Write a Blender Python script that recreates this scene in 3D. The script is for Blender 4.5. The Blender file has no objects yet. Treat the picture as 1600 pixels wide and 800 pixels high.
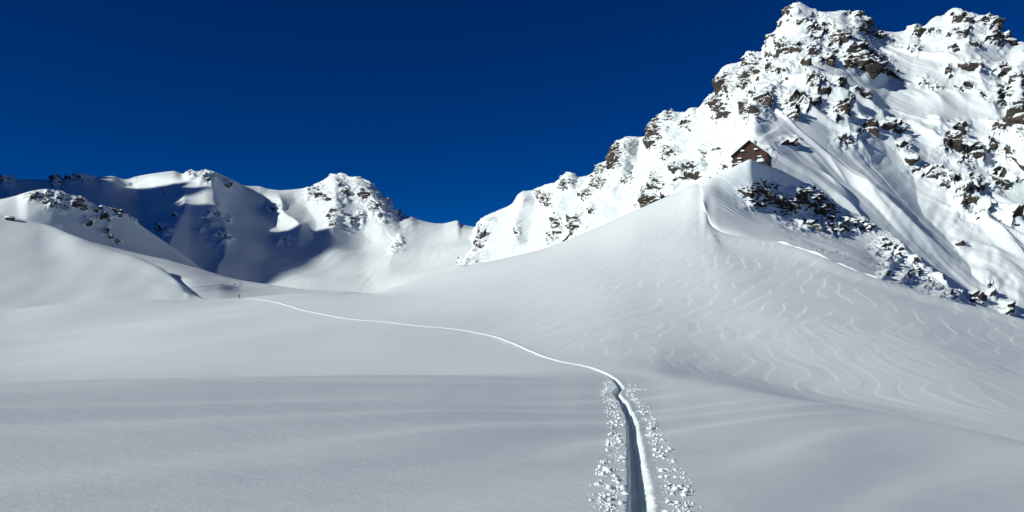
import bpy, bmesh, math, random
import numpy as np
from mathutils import Vector, Matrix

scene = bpy.context.scene
R = math.radians

# ------------------------------------------------------------------ camera
F = 1164.0                    # focal length in pixels of the 1600 px wide photograph
HOR = 450.0                   # true horizon row
PITCH = math.atan((HOR - 400.0) / F)
EYE = 1.8
cam_d = bpy.data.cameras.new('camera')
cam_d.sensor_width = 36.0
cam_d.lens = 36.0 * F / 1600.0
cam_d.clip_start = 0.1
cam_d.clip_end = 20000.0
cam = bpy.data.objects.new('camera', cam_d)
scene.collection.objects.link(cam)
cam.location = (0, 0, EYE)
cam.rotation_euler = (R(90) + PITCH, 0, 0)
scene.camera = cam

# ------------------------------------------------------------------ sky and sun
SUN_AZ, SUN_EL = R(-116.0), R(25.5)      # azimuth from +Y towards +X
world = bpy.data.worlds.new('World')
scene.world = world
world.use_nodes = True
wn = world.node_tree
for n in list(wn.nodes):
    wn.nodes.remove(n)
sky = wn.nodes.new('ShaderNodeTexSky')
sky.sky_type = 'NISHITA'
sky.sun_disc = False
sky.sun_elevation = SUN_EL
sky.sun_rotation = SUN_AZ
sky.altitude = 3000
sky.air_density = 0.7
sky.dust_density = 0.0
sky.ozone_density = 10.0
bg = wn.nodes.new('ShaderNodeBackground')
bg.inputs['Strength'].default_value = 0.052
wo = wn.nodes.new('ShaderNodeOutputWorld')
hsv = wn.nodes.new('ShaderNodeHueSaturation')
hsv.inputs['Hue'].default_value = 0.511
hsv.inputs['Saturation'].default_value = 1.2
wn.links.new(sky.outputs[0], hsv.inputs['Color'])
wn.links.new(hsv.outputs[0], bg.inputs[0])
wn.links.new(bg.outputs[0], wo.inputs[0])

sun_d = bpy.data.lights.new('sun', 'SUN')
sun_d.energy = 4.15
sun_d.angle = R(0.53)
sun_d.color = (1.0, 0.98, 0.935)
sun = bpy.data.objects.new('sun', sun_d)
scene.collection.objects.link(sun)
SUN_DIR = np.array([math.sin(SUN_AZ) * math.cos(SUN_EL), math.cos(SUN_AZ) * math.cos(SUN_EL), math.sin(SUN_EL)])
sun.rotation_euler = Vector(-SUN_DIR).to_track_quat('-Z', 'Y').to_euler()
sun.location = (-200, 0, 300)

scene.view_settings.view_transform = 'Standard'
scene.view_settings.look = 'None'
scene.view_settings.gamma = 1.0
scene.view_settings.exposure = 0.0
scene.view_settings.use_curve_mapping = False

# ------------------------------------------------------------------ numeric helpers
rng = np.random.RandomState(7)
_perm = rng.permutation(256).astype(np.int64)
_perm = np.concatenate([_perm, _perm, _perm])
_g3 = rng.normal(size=(256, 3))
_g3 /= np.linalg.norm(_g3, axis=1)[:, None]

def perlin(x, y, z):
    x, y, z = np.broadcast_arrays(np.asarray(x, float), np.asarray(y, float), np.asarray(z, float))
    xi, yi, zi = np.floor(x), np.floor(y), np.floor(z)
    xf, yf, zf = x - xi, y - yi, z - zi
    xi, yi, zi = xi.astype(np.int64) & 255, yi.astype(np.int64) & 255, zi.astype(np.int64) & 255
    fu = xf * xf * xf * (xf * (xf * 6 - 15) + 10)
    fv = yf * yf * yf * (yf * (yf * 6 - 15) + 10)
    fw = zf * zf * zf * (zf * (zf * 6 - 15) + 10)
    out = 0.0
    for dx in (0, 1):
        wx = fu if dx else 1 - fu
        px = _perm[xi + dx]
        for dy in (0, 1):
            wy = fv if dy else 1 - fv
            py = _perm[px + yi + dy]
            for dz in (0, 1):
                wz = fw if dz else 1 - fw
                g = _g3[_perm[py + zi + dz]]
                out = out + wx * wy * wz * (g[..., 0] * (xf - dx) + g[..., 1] * (yf - dy) + g[..., 2] * (zf - dz))
    return out * 1.5

def fbm(x, y, z, octaves=4, gain=0.5):
    a, s, f = 1.0, 0.0, 1.0
    for i in range(octaves):
        s = s + a * perlin(x * f + 17.3 * i, y * f + 5.1 * i, z * f + 9.7 * i)
        a *= gain
        f *= 2.03
    return s

def ridged(x, y, z, octaves=4, gain=0.5):
    a, s, f = 1.0, 0.0, 1.0
    w = 1.0
    for i in range(octaves):
        n = 1.0 - np.abs(perlin(x * f + 31.7 * i, y * f + 3.3 * i, z * f + 11.9 * i)) * 1.6
        n = np.clip(n, 0, 1) ** 2
        s = s + a * n * w
        w = np.clip(n * 1.6, 0, 1)
        a *= gain
        f *= 2.07
    return s

def smooth(a, b, x):
    t = np.clip((x - a) / (b - a), 0, 1)
    return t * t * (3 - 2 * t)

def pchip_slopes(x, y):
    h = np.diff(x)
    shp = (-1,) + (1,) * (y.ndim - 1)
    h = h.reshape(shp)
    d = np.diff(y, axis=0) / h
    m = np.zeros_like(y)
    if len(x) == 2:
        m[:] = d[0]
        return m
    w1 = 2 * h[1:] + h[:-1]
    w2 = h[1:] + 2 * h[:-1]
    with np.errstate(divide='ignore', invalid='ignore'):
        hm = (w1 + w2) / (w1 / d[:-1] + w2 / d[1:])
    m[1:-1] = np.where(d[:-1] * d[1:] > 0, hm, 0.0)
    m[0], m[-1] = d[0], d[-1]
    return m

def pchip(x, y, xq):
    x = np.asarray(x, float)
    y = np.asarray(y, float)
    m = pchip_slopes(x, y)
    xq = np.clip(np.asarray(xq, float), x[0], x[-1])
    k = np.clip(np.searchsorted(x, xq, side='right') - 1, 0, len(x) - 2)
    h = x[k + 1] - x[k]
    t = (xq - x[k]) / h
    if y.ndim > 1:
        shp = (-1,) + (1,) * (y.ndim - 1)
        h, t = h.reshape(shp), t.reshape(shp)
    return ((2 * t**3 - 3 * t**2 + 1) * y[k] + (t**3 - 2 * t**2 + t) * h * m[k]
            + (-2 * t**3 + 3 * t**2) * y[k + 1] + (t**3 - t**2) * h * m[k + 1])

CP, SP = math.cos(PITCH), math.sin(PITCH)

def ray(u, v):
    """azimuth (from +Y towards +X) and slope dz/dr of the sight line through a photograph pixel"""
    xc = (np.asarray(u, float) - 800) / F
    yc = (400 - np.asarray(v, float)) / F
    Y = CP - SP * yc
    Z = SP + CP * yc
    return np.arctan2(xc, Y), Z / np.hypot(xc, Y)

def at(u, v, r):
    th, s = ray(u, v)
    return np.stack([r * np.sin(th), r * np.cos(th), EYE + r * s], -1)

def loft(lines, us, rows, widen=None):
    """rows of terrain lofted through feature lines; each line is a list of (u, v, r)"""
    V, Rr = [], []
    for ln in lines:
        a = np.array(sorted(ln), float)
        V.append(pchip(a[:, 0], a[:, 1], us))
        Rr.append(np.log(pchip(a[:, 0], a[:, 2], us)))
    V, Rr = np.array(V), np.array(Rr)
    for k in range(1, len(lines)):
        Rr[k] = np.maximum(Rr[k], Rr[k - 1] + 0.002)
    ts = [np.linspace(k, k + 1, n, endpoint=False) for k, n in enumerate(rows)]
    ts = np.concatenate(ts + [[len(lines) - 1.0]])
    kn = np.arange(len(lines), dtype=float)
    VV = pchip(kn, V, ts)
    RR = np.exp(pchip(kn, Rr, ts))
    UU = np.broadcast_to(us, VV.shape).copy()
    return UU, VV, RR

def grid_normals(P):
    dx = np.gradient(P, axis=1)
    dy = np.gradient(P, axis=0)
    n = np.cross(dx, dy)
    n /= np.linalg.norm(n, axis=2)[..., None] + 1e-12
    return np.where(n[..., 2:3] < 0, -n, n)

coll = scene.collection

def mesh_object(name, verts, faces, mat, parent=None, smooth_shade=True, attrs=None):
    me = bpy.data.meshes.new(name)
    me.from_pydata(verts, [], faces) if not isinstance(verts, np.ndarray) else fast_mesh(me, verts, faces)
    if attrs:
        for k, a in attrs.items():
            at_ = me.attributes.new(k, 'FLOAT', 'POINT')
            at_.data.foreach_set('value', np.ascontiguousarray(a, dtype=np.float32).ravel())
    if smooth_shade:
        me.polygons.foreach_set('use_smooth', np.ones(len(me.polygons), dtype=bool))
    if mat:
        me.materials.append(mat)
    o = bpy.data.objects.new(name, me)
    coll.objects.link(o)
    if parent:
        o.parent = parent
    return o

def fast_mesh(me, verts, faces):
    faces = np.asarray(faces, dtype=np.int32)
    k = faces.shape[1]
    me.vertices.add(len(verts))
    me.vertices.foreach_set('co', np.ascontiguousarray(verts, dtype=np.float32).ravel())
    me.loops.add(faces.size)
    me.loops.foreach_set('vertex_index', faces.ravel())
    me.polygons.add(len(faces))
    me.polygons.foreach_set('loop_start', np.arange(0, faces.size, k, dtype=np.int32))
    me.polygons.foreach_set('loop_total', np.full(len(faces), k, dtype=np.int32))
    me.update(calc_edges=True)

def sheet(name, P, mat, attrs=None, parent=None):
    nr, nc = P.shape[:2]
    i = np.arange(nr * nc).reshape(nr, nc)
    f = np.stack([i[:-1, :-1], i[:-1, 1:], i[1:, 1:], i[1:, :-1]], -1).reshape(-1, 4)
    return mesh_object(name, P.reshape(-1, 3), f, mat, parent, True, attrs)

def tag(o, label=None, cat=None, group=None, kind=None):
    if label: o['label'] = label
    if cat: o['category'] = cat
    if group: o['group'] = group
    if kind: o['kind'] = kind
    return o

def columns(u0, u1, step, outer=6.0):
    ins = np.arange(max(u0, -24), min(u1, 1624) + step, step)
    lo = np.arange(u0, -24, outer) if u0 < -24 else np.array([])
    hi = np.arange(ins[-1] + outer, u1 + outer, outer) if u1 > 1624 else np.array([])
    return np.concatenate([lo, ins, hi])

# ------------------------------------------------------------------ materials
def new_mat(name):
    m = bpy.data.materials.new(name)
    m.use_nodes = True
    nt = m.node_tree
    b = nt.nodes['Principled BSDF']
    return m, nt, b

def node(nt, t, **kw):
    n = nt.nodes.new(t)
    for k, v in kw.items():
        if k in n.inputs:
            n.inputs[k].default_value = v
        else:
            setattr(n, k, v)
    return n

SNOW = (0.81, 0.895, 0.88, 1)

def mathn(nt, op, a, b=None, clamp=False):
    n = nt.nodes.new('ShaderNodeMath')
    n.operation = op
    n.use_clamp = clamp
    for i, x in enumerate((a, b)):
        if x is None: continue
        if isinstance(x, (int, float)):
            n.inputs[i].default_value = x
        else:
            nt.links.new(x, n.inputs[i])
    return n.outputs[0]

def noise(nt, scale, detail=4, rough=0.55, vec=None, dist=0.0):
    n = nt.nodes.new('ShaderNodeTexNoise')
    n.inputs['Scale'].default_value = scale
    n.inputs['Detail'].default_value = detail
    n.inputs['Roughness'].default_value = rough
    n.inputs['Distortion'].default_value = dist
    if vec is not None:
        nt.links.new(vec, n.inputs['Vector'])
    return n.outputs['Fac']

def snow_material(name, bumps):
    m, nt, b = new_mat(name)
    b.inputs['Base Color'].default_value = SNOW
    b.inputs['Roughness'].default_value = 0.62
    b.inputs['Specular IOR Level'].default_value = 0.25
    tc = nt.nodes.new('ShaderNodeTexCoord')
    prev = None
    for sc, strength, dist, mapping in bumps:
        vec = tc.outputs['Object']
        if mapping:
            mp = nt.nodes.new('ShaderNodeMapping')
            mp.inputs['Scale'].default_value = mapping[0]
            mp.inputs['Rotation'].default_value = (0, 0, mapping[1])
            nt.links.new(vec, mp.inputs['Vector'])
            vec = mp.outputs[0]
        bp = nt.nodes.new('ShaderNodeBump')
        bp.inputs['Strength'].default_value = strength
        bp.inputs['Distance'].default_value = dist
        nt.links.new(noise(nt, sc, 5, 0.6, vec), bp.inputs['Height'])
        if prev is not None:
            nt.links.new(prev, bp.inputs['Normal'])
        prev = bp.outputs[0]
    nt.links.new(prev, b.inputs['Normal'])
    # faint mottling of fresh and wind-packed snow
    mx = nt.nodes.new('ShaderNodeMix')
    mx.data_type = 'RGBA'
    mx.inputs['A'].default_value = (0.785, 0.870, 0.855, 1)
    mx.inputs['B'].default_value = (0.835, 0.920, 0.905, 1)
    nt.links.new(noise(nt, 0.05, 6, 0.6, tc.outputs['Object']), mx.inputs['Factor'])
    nt.links.new(mx.outputs['Result'], b.inputs['Base Color'])
    return m

def rock_color(nt, tc):
    n1 = noise(nt, 0.10, 8, 0.7, tc)
    mp = nt.nodes.new('ShaderNodeMapping')
    mp.inputs['Rotation'].default_value = (0.5, 0.35, 0.2)
    mp.inputs['Scale'].default_value = (0.45, 0.45, 2.2)
    nt.links.new(tc, mp.inputs['Vector'])
    n2 = noise(nt, 0.6, 8, 0.7, mp.outputs[0])
    r = nt.nodes.new('ShaderNodeValToRGB')
    r.color_ramp.elements[0].position = 0.36
    r.color_ramp.elements[0].color = (0.020, 0.019, 0.019, 1)
    r.color_ramp.elements[1].position = 0.66
    r.color_ramp.elements[1].color = (0.17, 0.125, 0.082, 1)
    e = r.color_ramp.elements.new(0.51)
    e.color = (0.078, 0.066, 0.053, 1)
    nt.links.new(mathn(nt, 'ADD', mathn(nt, 'MULTIPLY', n1, 0.5), mathn(nt, 'MULTIPLY', n2, 0.5)), r.inputs[0])
    return r.outputs[0]

def rocky_material(name, use_attr=True, snow_nz=0.62, bump=1.0, nscale=0.25):
    """snow lying on everything that is not too steep, bare rock on the steep faces of rocky ground"""
    m, nt, b = new_mat(name)
    geo = nt.nodes.new('ShaderNodeNewGeometry')
    tc = geo.outputs['Position']
    sep = nt.nodes.new('ShaderNodeSeparateXYZ')
    nt.links.new(geo.outputs['Normal'], sep.inputs[0])
    nz = sep.outputs['Z']
    nA = noise(nt, nscale, 8, 0.75, tc)
    nB = noise(nt, nscale * 4, 6, 0.75, tc)
    wob = mathn(nt, 'ADD', mathn(nt, 'MULTIPLY', mathn(nt, 'SUBTRACT', nA, 0.5), 1.0),
                mathn(nt, 'MULTIPLY', mathn(nt, 'SUBTRACT', nB, 0.5), 1.1))
    if use_attr:
        at_ = nt.nodes.new('ShaderNodeAttribute')
        at_.attribute_name = 'rocky'
        # bare where nz < limit; the limit rises with rockiness of the ground
        rk_ = at_.outputs['Fac']
        lim = mathn(nt, 'ADD', mathn(nt, 'ADD', mathn(nt, 'MULTIPLY', rk_, 0.50), 0.09),
                    mathn(nt, 'MULTIPLY', wob, mathn(nt, 'ADD', mathn(nt, 'MULTIPLY', rk_, 0.8), 0.2)))
    else:
        lim = mathn(nt, 'ADD', snow_nz, wob)
    fac = mathn(nt, 'MULTIPLY', mathn(nt, 'SUBTRACT', lim, nz), 16.0, True)
    mx = nt.nodes.new('ShaderNodeMix')
    mx.data_type = 'RGBA'
    mx.inputs['A'].default_value = SNOW
    nt.links.new(rock_color(nt, tc), mx.inputs['B'])
    nt.links.new(fac, mx.inputs['Factor'])
    nt.links.new(mx.outputs['Result'], b.inputs['Base Color'])
    b.inputs['Roughness'].default_value = 0.75
    b.inputs['Specular IOR Level'].default_value = 0.2
    bp = nt.nodes.new('ShaderNodeBump')
    bp.inputs['Distance'].default_value = 2.2
    nt.links.new(mathn(nt, 'ADD', mathn(nt, 'MULTIPLY', fac, bump), 0.07), bp.inputs['Strength'])
    nt.links.new(noise(nt, 0.45, 8, 0.75, tc), bp.inputs['Height'])
    nt.links.new(bp.outputs[0], b.inputs['Normal'])
    return m

def plain_material(name, col, rough=0.7, var=0.25, scale=3.0, bump=0.3, stretch=(1, 1, 1)):
    m, nt, b = new_mat(name)
    tc = nt.nodes.new('ShaderNodeTexCoord').outputs['Object']
    mp = nt.nodes.new('ShaderNodeMapping')
    mp.inputs['Scale'].default_value = stretch
    nt.links.new(tc, mp.inputs['Vector'])
    n = noise(nt, scale, 5, 0.6, mp.outputs[0])
    mx = nt.nodes.new('ShaderNodeMix')
    mx.data_type = 'RGBA'
    mx.inputs['A'].default_value = tuple(c * (1 - var) for c in col) + (1,)
    mx.inputs['B'].default_value = tuple(min(1, c * (1 + var)) for c in col) + (1,)
    nt.links.new(n, mx.inputs['Factor'])
    nt.links.new(mx.outputs['Result'], b.inputs['Base Color'])
    b.inputs['Roughness'].default_value = rough
    bp = nt.nodes.new('ShaderNodeBump')
    bp.inputs['Strength'].default_value = bump
    bp.inputs['Distance'].default_value = 0.02
    nt.links.new(n, bp.inputs['Height'])
    nt.links.new(bp.outputs[0], b.inputs['Normal'])
    return m

M_FIELD = snow_material('snow_field_surface', [(0.5, 0.10, 0.25, ((1, 2.2, 1), 0.25)), (14, 0.22, 0.02, None), (90, 0.25, 0.004, None)])
M_TRACK = snow_material('trodden_snow', [(9, 0.5, 0.03, None), (60, 0.4, 0.008, None)])
M_CHUNK = snow_material('broken_snow', [(40, 0.3, 0.006, None)])
M_MOUNT = rocky_material('snow_and_rock_face')
M_ROCK = rocky_material('bare_rock', use_attr=False, snow_nz=0.52, nscale=0.35)
M_SNOWCAP = snow_material('roof_snow', [(2, 0.3, 0.1, None)])

# ------------------------------------------------------------------ snow field: near hump, basin, hut ridge slope
def L(*pts): return list(pts)

US = columns(-420, 2000, 1.45, 8)
def fall(u):
    """how far the near hump falls away per metre of range, along the column u"""
    th = ray(u, 600)[0]
    return 0.0615 * np.cos(th) + 0.056 * np.sin(th) + 0.016 * smooth(1050, 1700, u)

def near_line(r):
    out = []
    vv = np.linspace(200, 6000, 40000)
    for u in np.arange(-420, 2001, 110.0):
        ss = ray(u, vv)[1]
        out.append((u, float(np.interp(EYE / r + fall(u), -ss, vv)), r))
    return out

def brow(pts, k=1.0, dv=0.0):
    out = []
    for u, v in pts:
        r = EYE / (-float(ray(u, v)[1]) - float(fall(u)))
        out.append((u, v + dv, r * k))
    return out
BROW = [(-420, 622), (-200, 611), (0, 601), (300, 594), (600, 590), (750, 589), (900, 588.5), (960, 589), (1020, 591.5), (1080, 597), (1150, 607), (1250, 624), (1380, 645), (1600, 690), (2000, 775)]

ground_lines = [
    near_line(2.6), near_line(5.0), near_line(9.5),
    # brow of the near hump
    brow(BROW),
    # behind the brow
    L((-420, 632, 26), (0, 611, 30), (300, 602, 34), (600, 594, 39), (750, 584, 41), (900, 577, 41), (960, 577, 40.5), (1020, 580, 40),
      (1080, 588.5, 41), (1150, 600, 41), (1250, 621, 40), (1380, 648, 36), (1600, 702, 31), (2000, 797, 26)),
    # basin floor and foot of the slope
    L((-420, 622, 42), (0, 606, 46), (300, 595, 48), (600, 577, 52), (750, 564, 56), (960, 558, 55), (1020, 561, 54), (1100, 577, 52),
      (1250, 610, 48), (1380, 634, 44), (1600, 676, 38), (2000, 765, 30)),
    L((-420, 606, 95), (0, 583, 95), (300, 549, 95), (600, 517, 100), (800, 500, 105), (1000, 480, 105), (1200, 490, 95),
      (1400, 522, 85), (1600, 580, 75), (2000, 680, 62)),
    L((-420, 556, 180), (0, 540, 180), (300, 507, 180), (480, 487, 186), (600, 475, 188), (800, 443, 178), (1000, 408, 172),
      (1100, 398, 168), (1200, 428, 145), (1400, 473, 125), (1600, 527, 115), (2000, 630, 95)),
    L((-420, 536, 240), (0, 522, 245), (300, 493, 250), (480, 475, 255), (600, 463, 248), (800, 421, 232), (930, 387, 220), (1000, 367, 214), (1060, 354, 214),
      (1090, 348, 215), (1100, 349, 213), (1107, 356, 208), (1118, 370, 195), (1130, 383, 184), (1210, 404, 167), (1270, 421, 157), (1340, 443, 147), (1450, 476, 136), (1600, 515, 127), (2000, 622, 106)),
    # skyline of the basin rim, the ridge and its wind lip
    L((-420, 500, 320), (0, 485, 330), (100, 474, 335), (200, 469, 345), (300, 467.5, 348), (375, 465, 350), (425, 460.5, 352),
      (480, 458, 355), (540, 459, 350), (580, 458, 345), (620, 447, 332), (650, 437, 326), (720, 418, 308), (850, 388, 284),
      (930, 357, 273), (1000, 325, 266), (1060, 299, 261), (1088, 287.5, 257), (1097, 289, 253.5), (1103, 304, 245), (1107, 334, 230), (1113, 352, 218),
      (1130, 364, 206), (1170, 372, 198), (1210, 378, 191), (1270, 396, 176), (1340, 425, 162), (1450, 462, 150), (1600, 500, 140), (2000, 615, 118)),
    # hidden back sides
    L((-420, 510, 350), (0, 494, 360), (200, 478, 380), (375, 473, 385), (480, 466, 390), (580, 466, 380), (650, 450, 360),
      (850, 402, 312), (1000, 345, 290), (1060, 318, 285), (1088, 305, 275), (1097, 308, 267), (1103, 326, 254), (1107, 358, 238), (1113, 376, 226),
      (1130, 388, 214), (1170, 398, 205), (1210, 405, 196), (1270, 423, 183), (1340, 452, 169), (1450, 490, 157), (1600, 530, 148), (2000, 645, 126)),
    L((-420, 540, 460), (0, 520, 470), (375, 490, 480), (480, 486, 480), (580, 485, 470), (650, 470, 440), (850, 450, 380),
      (1000, 400, 335), (1095, 360, 305), (1106, 400, 266), (1130, 420, 250), (1210, 440, 225), (1340, 480, 200), (1450, 520, 185),
      (1600, 560, 175), (2000, 690, 150)),
]
G_ROWS = [8, 30, 110, 20, 26, 110, 110, 70, 70, 10, 8]
gU, gV, gR = loft(ground_lines, US, G_ROWS)
GP = at(gU, gV, gR)

def stepwave(q):
    """sawtooth with a narrow steep side, 0..1"""
    f = q - np.floor(q)
    return np.where(f < 0.86, f / 0.86, 1 - smooth(0.86, 1.0, f))

def softsaw(q):
    f = q - np.floor(q)
    return smooth(0, 0.66, f) * (1 - smooth(0.66, 1.0, f))

def field_relief(x, y, r, u):
    """wind relief of the snow field in metres"""
    h = (0.35 + 0.75 * (1 - smooth(350, 700, u))) * perlin(x / 42, y / 55, 0.3) * smooth(25, 120, r)
    h = h + 0.05 * perlin(x / 9, y / 16, 1.3) * smooth(8, 40, r)
    # long low drifts on the near hump
    a = R(47)
    q = -x * math.sin(a) + y * math.cos(a)
    p = x * math.cos(a) + y * math.sin(a)
    near = 1 - smooth(26, 40, r)
    h = h + near * (0.050 * perlin(q / 2.3, p / 16, 4.0) + 0.011 * perlin(q / 0.8, p / 6, 7.7) + 0.075 * softsaw(q / 2.7 + 0.9 * perlin(q / 7, p / 14, 5.5)) * smooth(-0.35, 0.35, perlin(q / 3, p / 12, 8.8)))
    # wind scarps on the ridge slope: narrow steep sides facing the sun
    w1 = perlin(x / 22, y / 30, 8.1)
    w2 = perlin(x / 7, y / 9, 3.7)
    ph = (x * 0.78 - y * 0.50) / 2.9 + 2.1 * w1 + 0.45 * w2 + 0.16 * perlin(x / 2.6, y / 4.0, 7.1)
    amt = 0.40 + 0.60 * smooth(-0.35, 0.4, perlin(x / 13, y / 19, 5.9) + 0.2)
    upper = smooth(62, 100, r)
    h = h + smooth(640, 1050, u) * upper * amt * 0.066 * stepwave(-ph)
    ph3 = (x * 0.95 - y * 0.20) / 2.4 + 1.3 * perlin(x / 11, y / 16, 4.1) + 0.4 * perlin(x / 4, y / 6, 6.3)
    amt3 = 0.2 + 0.8 * smooth(-0.3, 0.45, perlin(x / 12, y / 8, 1.9) + 0.15)
    h = h + smooth(760, 1050, u) * smooth(34, 50, r) * (1 - smooth(80, 125, r)) * amt3 * (0.018 * softsaw(ph3) + 0.020 * stepwave(-ph3 * 1.7))
    ph2 = (x * 0.80 - y * 0.55) / 2.7 + 1.1 * perlin(x / 9, y / 14, 2.1)
    h = h + smooth(620, 1000, u) * smooth(80, 120, r) * 0.028 * stepwave(-ph2) * smooth(-0.1, 0.4, perlin(x / 14, y / 11, 9.9))
    h = h + smooth(40, 80, r) * smooth(500, 900, u) * 0.07 * perlin((x * 0.8 - y * 0.55) / 2.6, (x * 0.55 + y * 0.8) / 9.0, 6.6)
    return h

rel = field_relief(GP[..., 0], GP[..., 1], gR, gU)
GP[..., 2] += rel
# thin raised edge along the wind lip
gi = np.arange(GP.shape[0])[:, None] - sum(G_ROWS[:9])
GP[..., 2] += 0.55 * np.exp(-(gi / 3.0) ** 2) * smooth(1195, 1230, gU) * (1 - smooth(1335, 1400, gU)) * (0.6 + 0.8 * perlin(gU / 16, 0.3, 0.7))
# small drift bulge on the ridge slope
bp_ = at(718, 428, 312)
d2 = ((GP[..., 0] - bp_[0]) / 4.2) ** 2 + ((GP[..., 1] - bp_[1]) / 7.0) ** 2
GP[..., 2] += 1.3 * np.exp(-d2)

# ------------------------------------------------------------------ ski track path on the field
# rows of each column as seen from the eye
_dz = (GP[..., 2] - EYE) / np.hypot(GP[..., 0], GP[..., 1])

def on_sheet(P, us, u, v):
    """first point of a terrain sheet met by the sight line through (u, v)"""
    c = np.interp(u, us, np.arange(len(us)))
    c0 = int(min(max(math.floor(c), 0), len(us) - 2))
    w = c - c0
    col = P[:, c0] * (1 - w) + P[:, c0 + 1] * w
    rr = np.hypot(col[:, 0], col[:, 1])
    sl = (col[:, 2] - EYE) / rr
    s = float(ray(u, v)[1])
    k = np.nonzero((sl[:-1] <= s) & (sl[1:] >= s))[0]
    if len(k) == 0:
        k = [int(np.argmax(sl))]
        return col[k[0]]
    k = k[0]
    t = (s - sl[k]) / (sl[k + 1] - sl[k] + 1e-12)
    return col[k] * (1 - t) + col[k + 1] * t

track_px = [(1036, 1300), (1022, 1060), (1012, 905), (1007, 850), (1002, 800), (998, 750), (994, 715), (990.5, 685), (986, 655), (977, 634), (968, 622), (963.5, 615.5),
            (966, 610.5), (970, 606.5), (968, 602), (963.5, 596.5), (958, 591), (950, 586), (937, 580), (920, 574), (905, 570.5), (884, 567),
            (860, 561), (837, 553), (800, 536.5), (769, 525.5), (731, 517.5), (706, 514), (662, 510.5), (631, 507), (600, 503),
            (537, 497.5), (500, 490.5), (465, 483), (450, 478), (425, 471.5), (407, 468.3), (392, 466.8), (380, 466.2)]

def smooth_path(pts, P, us, step0=0.04, k=0.004):
    w = np.array([on_sheet(P, us, u, v) for u, v in pts])[:, :2]
    seg = np.concatenate([[0], np.cumsum(np.linalg.norm(np.diff(w, axis=0), axis=1))])
    # resample with a step that grows with the distance from the eye
    s, out = 0.0, []
    while s < seg[-1]:
        out.append(s)
        x = np.interp(s, seg, w[:, 0]); y = np.interp(s, seg, w[:, 1])
        s += max(step0, k * math.hypot(x, y))
    out = np.array(out)
    xy = np.stack([catmull(seg, w[:, 0], out), catmull(seg, w[:, 1], out)], -1)
    return xy, out

def catmull(x, y, q):
    m = np.gradient(y, x)
    k = np.clip(np.searchsorted(x, q, side='right') - 1, 0, len(x) - 2)
    h = x[k + 1] - x[k]
    t = (q - x[k]) / h
    return ((2*t**3 - 3*t**2 + 1) * y[k] + (t**3 - 2*t**2 + t) * h * m[k] + (-2*t**3 + 3*t**2) * y[k+1] + (t**3 - t**2) * h * m[k+1])

path_xy, path_s = smooth_path(track_px, GP, US)

def path_distance(px, py, path, block=60):
    """signed distance (right positive) of points to a polyline, coarse to fine"""
    best = np.full(px.shape, 1e9)
    sign = np.zeros(px.shape)
    a, b = path[:-1], path[1:]
    for i in range(0, len(a), block):
        aa, bb = a[i:i + block], b[i:i + block]
        lo = np.minimum(aa.min(0), bb.min(0)) - 1.6
        hi = np.maximum(aa.max(0), bb.max(0)) + 1.6
        m = (px > lo[0]) & (px < hi[0]) & (py > lo[1]) & (py < hi[1])
        if not m.any():
            continue
        x, y = px[m][:, None], py[m][:, None]
        d = bb - aa
        l2 = (d ** 2).sum(1) + 1e-12
        t = np.clip(((x - aa[:, 0]) * d[:, 0] + (y - aa[:, 1]) * d[:, 1]) / l2, 0, 1)
        ex, ey = x - (aa[:, 0] + t * d[:, 0]), y - (aa[:, 1] + t * d[:, 1])
        dd = np.hypot(ex, ey)
        j = dd.argmin(1)
        q = np.arange(len(j))
        dist = dd[q, j]
        cr = d[j, 0] * ey[q, j] - d[j, 1] * ex[q, j]
        cur = best[m]
        upd = dist < cur
        cur[upd] = dist[upd]
        best[m] = cur
        sg = sign[m]
        sg[upd] = -np.sign(cr[upd])
        sign[m] = sg
    return best * np.where(sign == 0, 1, sign)

def sheet_height(P, us):
    """height lookup of a terrain sheet by plan position (per column, by range)"""
    ths = np.arctan2(P[-1, :, 0], P[-1, :, 1])
    rad = np.hypot(P[..., 0], P[..., 1])
    def f(x, y):
        x = np.atleast_1d(x); y = np.atleast_1d(y)
        th = np.arctan2(x, y); r = np.hypot(x, y)
        c = np.interp(th, ths, np.arange(len(us)))
        c0 = np.clip(np.floor(c).astype(int), 0, len(us) - 2)
        w = c - c0
        out = np.empty(len(x))
        for i in range(len(x)):
            z0 = np.interp(r[i], rad[:, c0[i]], P[:, c0[i], 2])
            z1 = np.interp(r[i], rad[:, c0[i] + 1], P[:, c0[i] + 1, 2])
            out[i] = z0 * (1 - w[i]) + z1 * w[i]
        return out
    return f

# note: each column of the sheet keeps a nearly constant azimuth
ground_h = sheet_height(GP.copy(), US)

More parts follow.
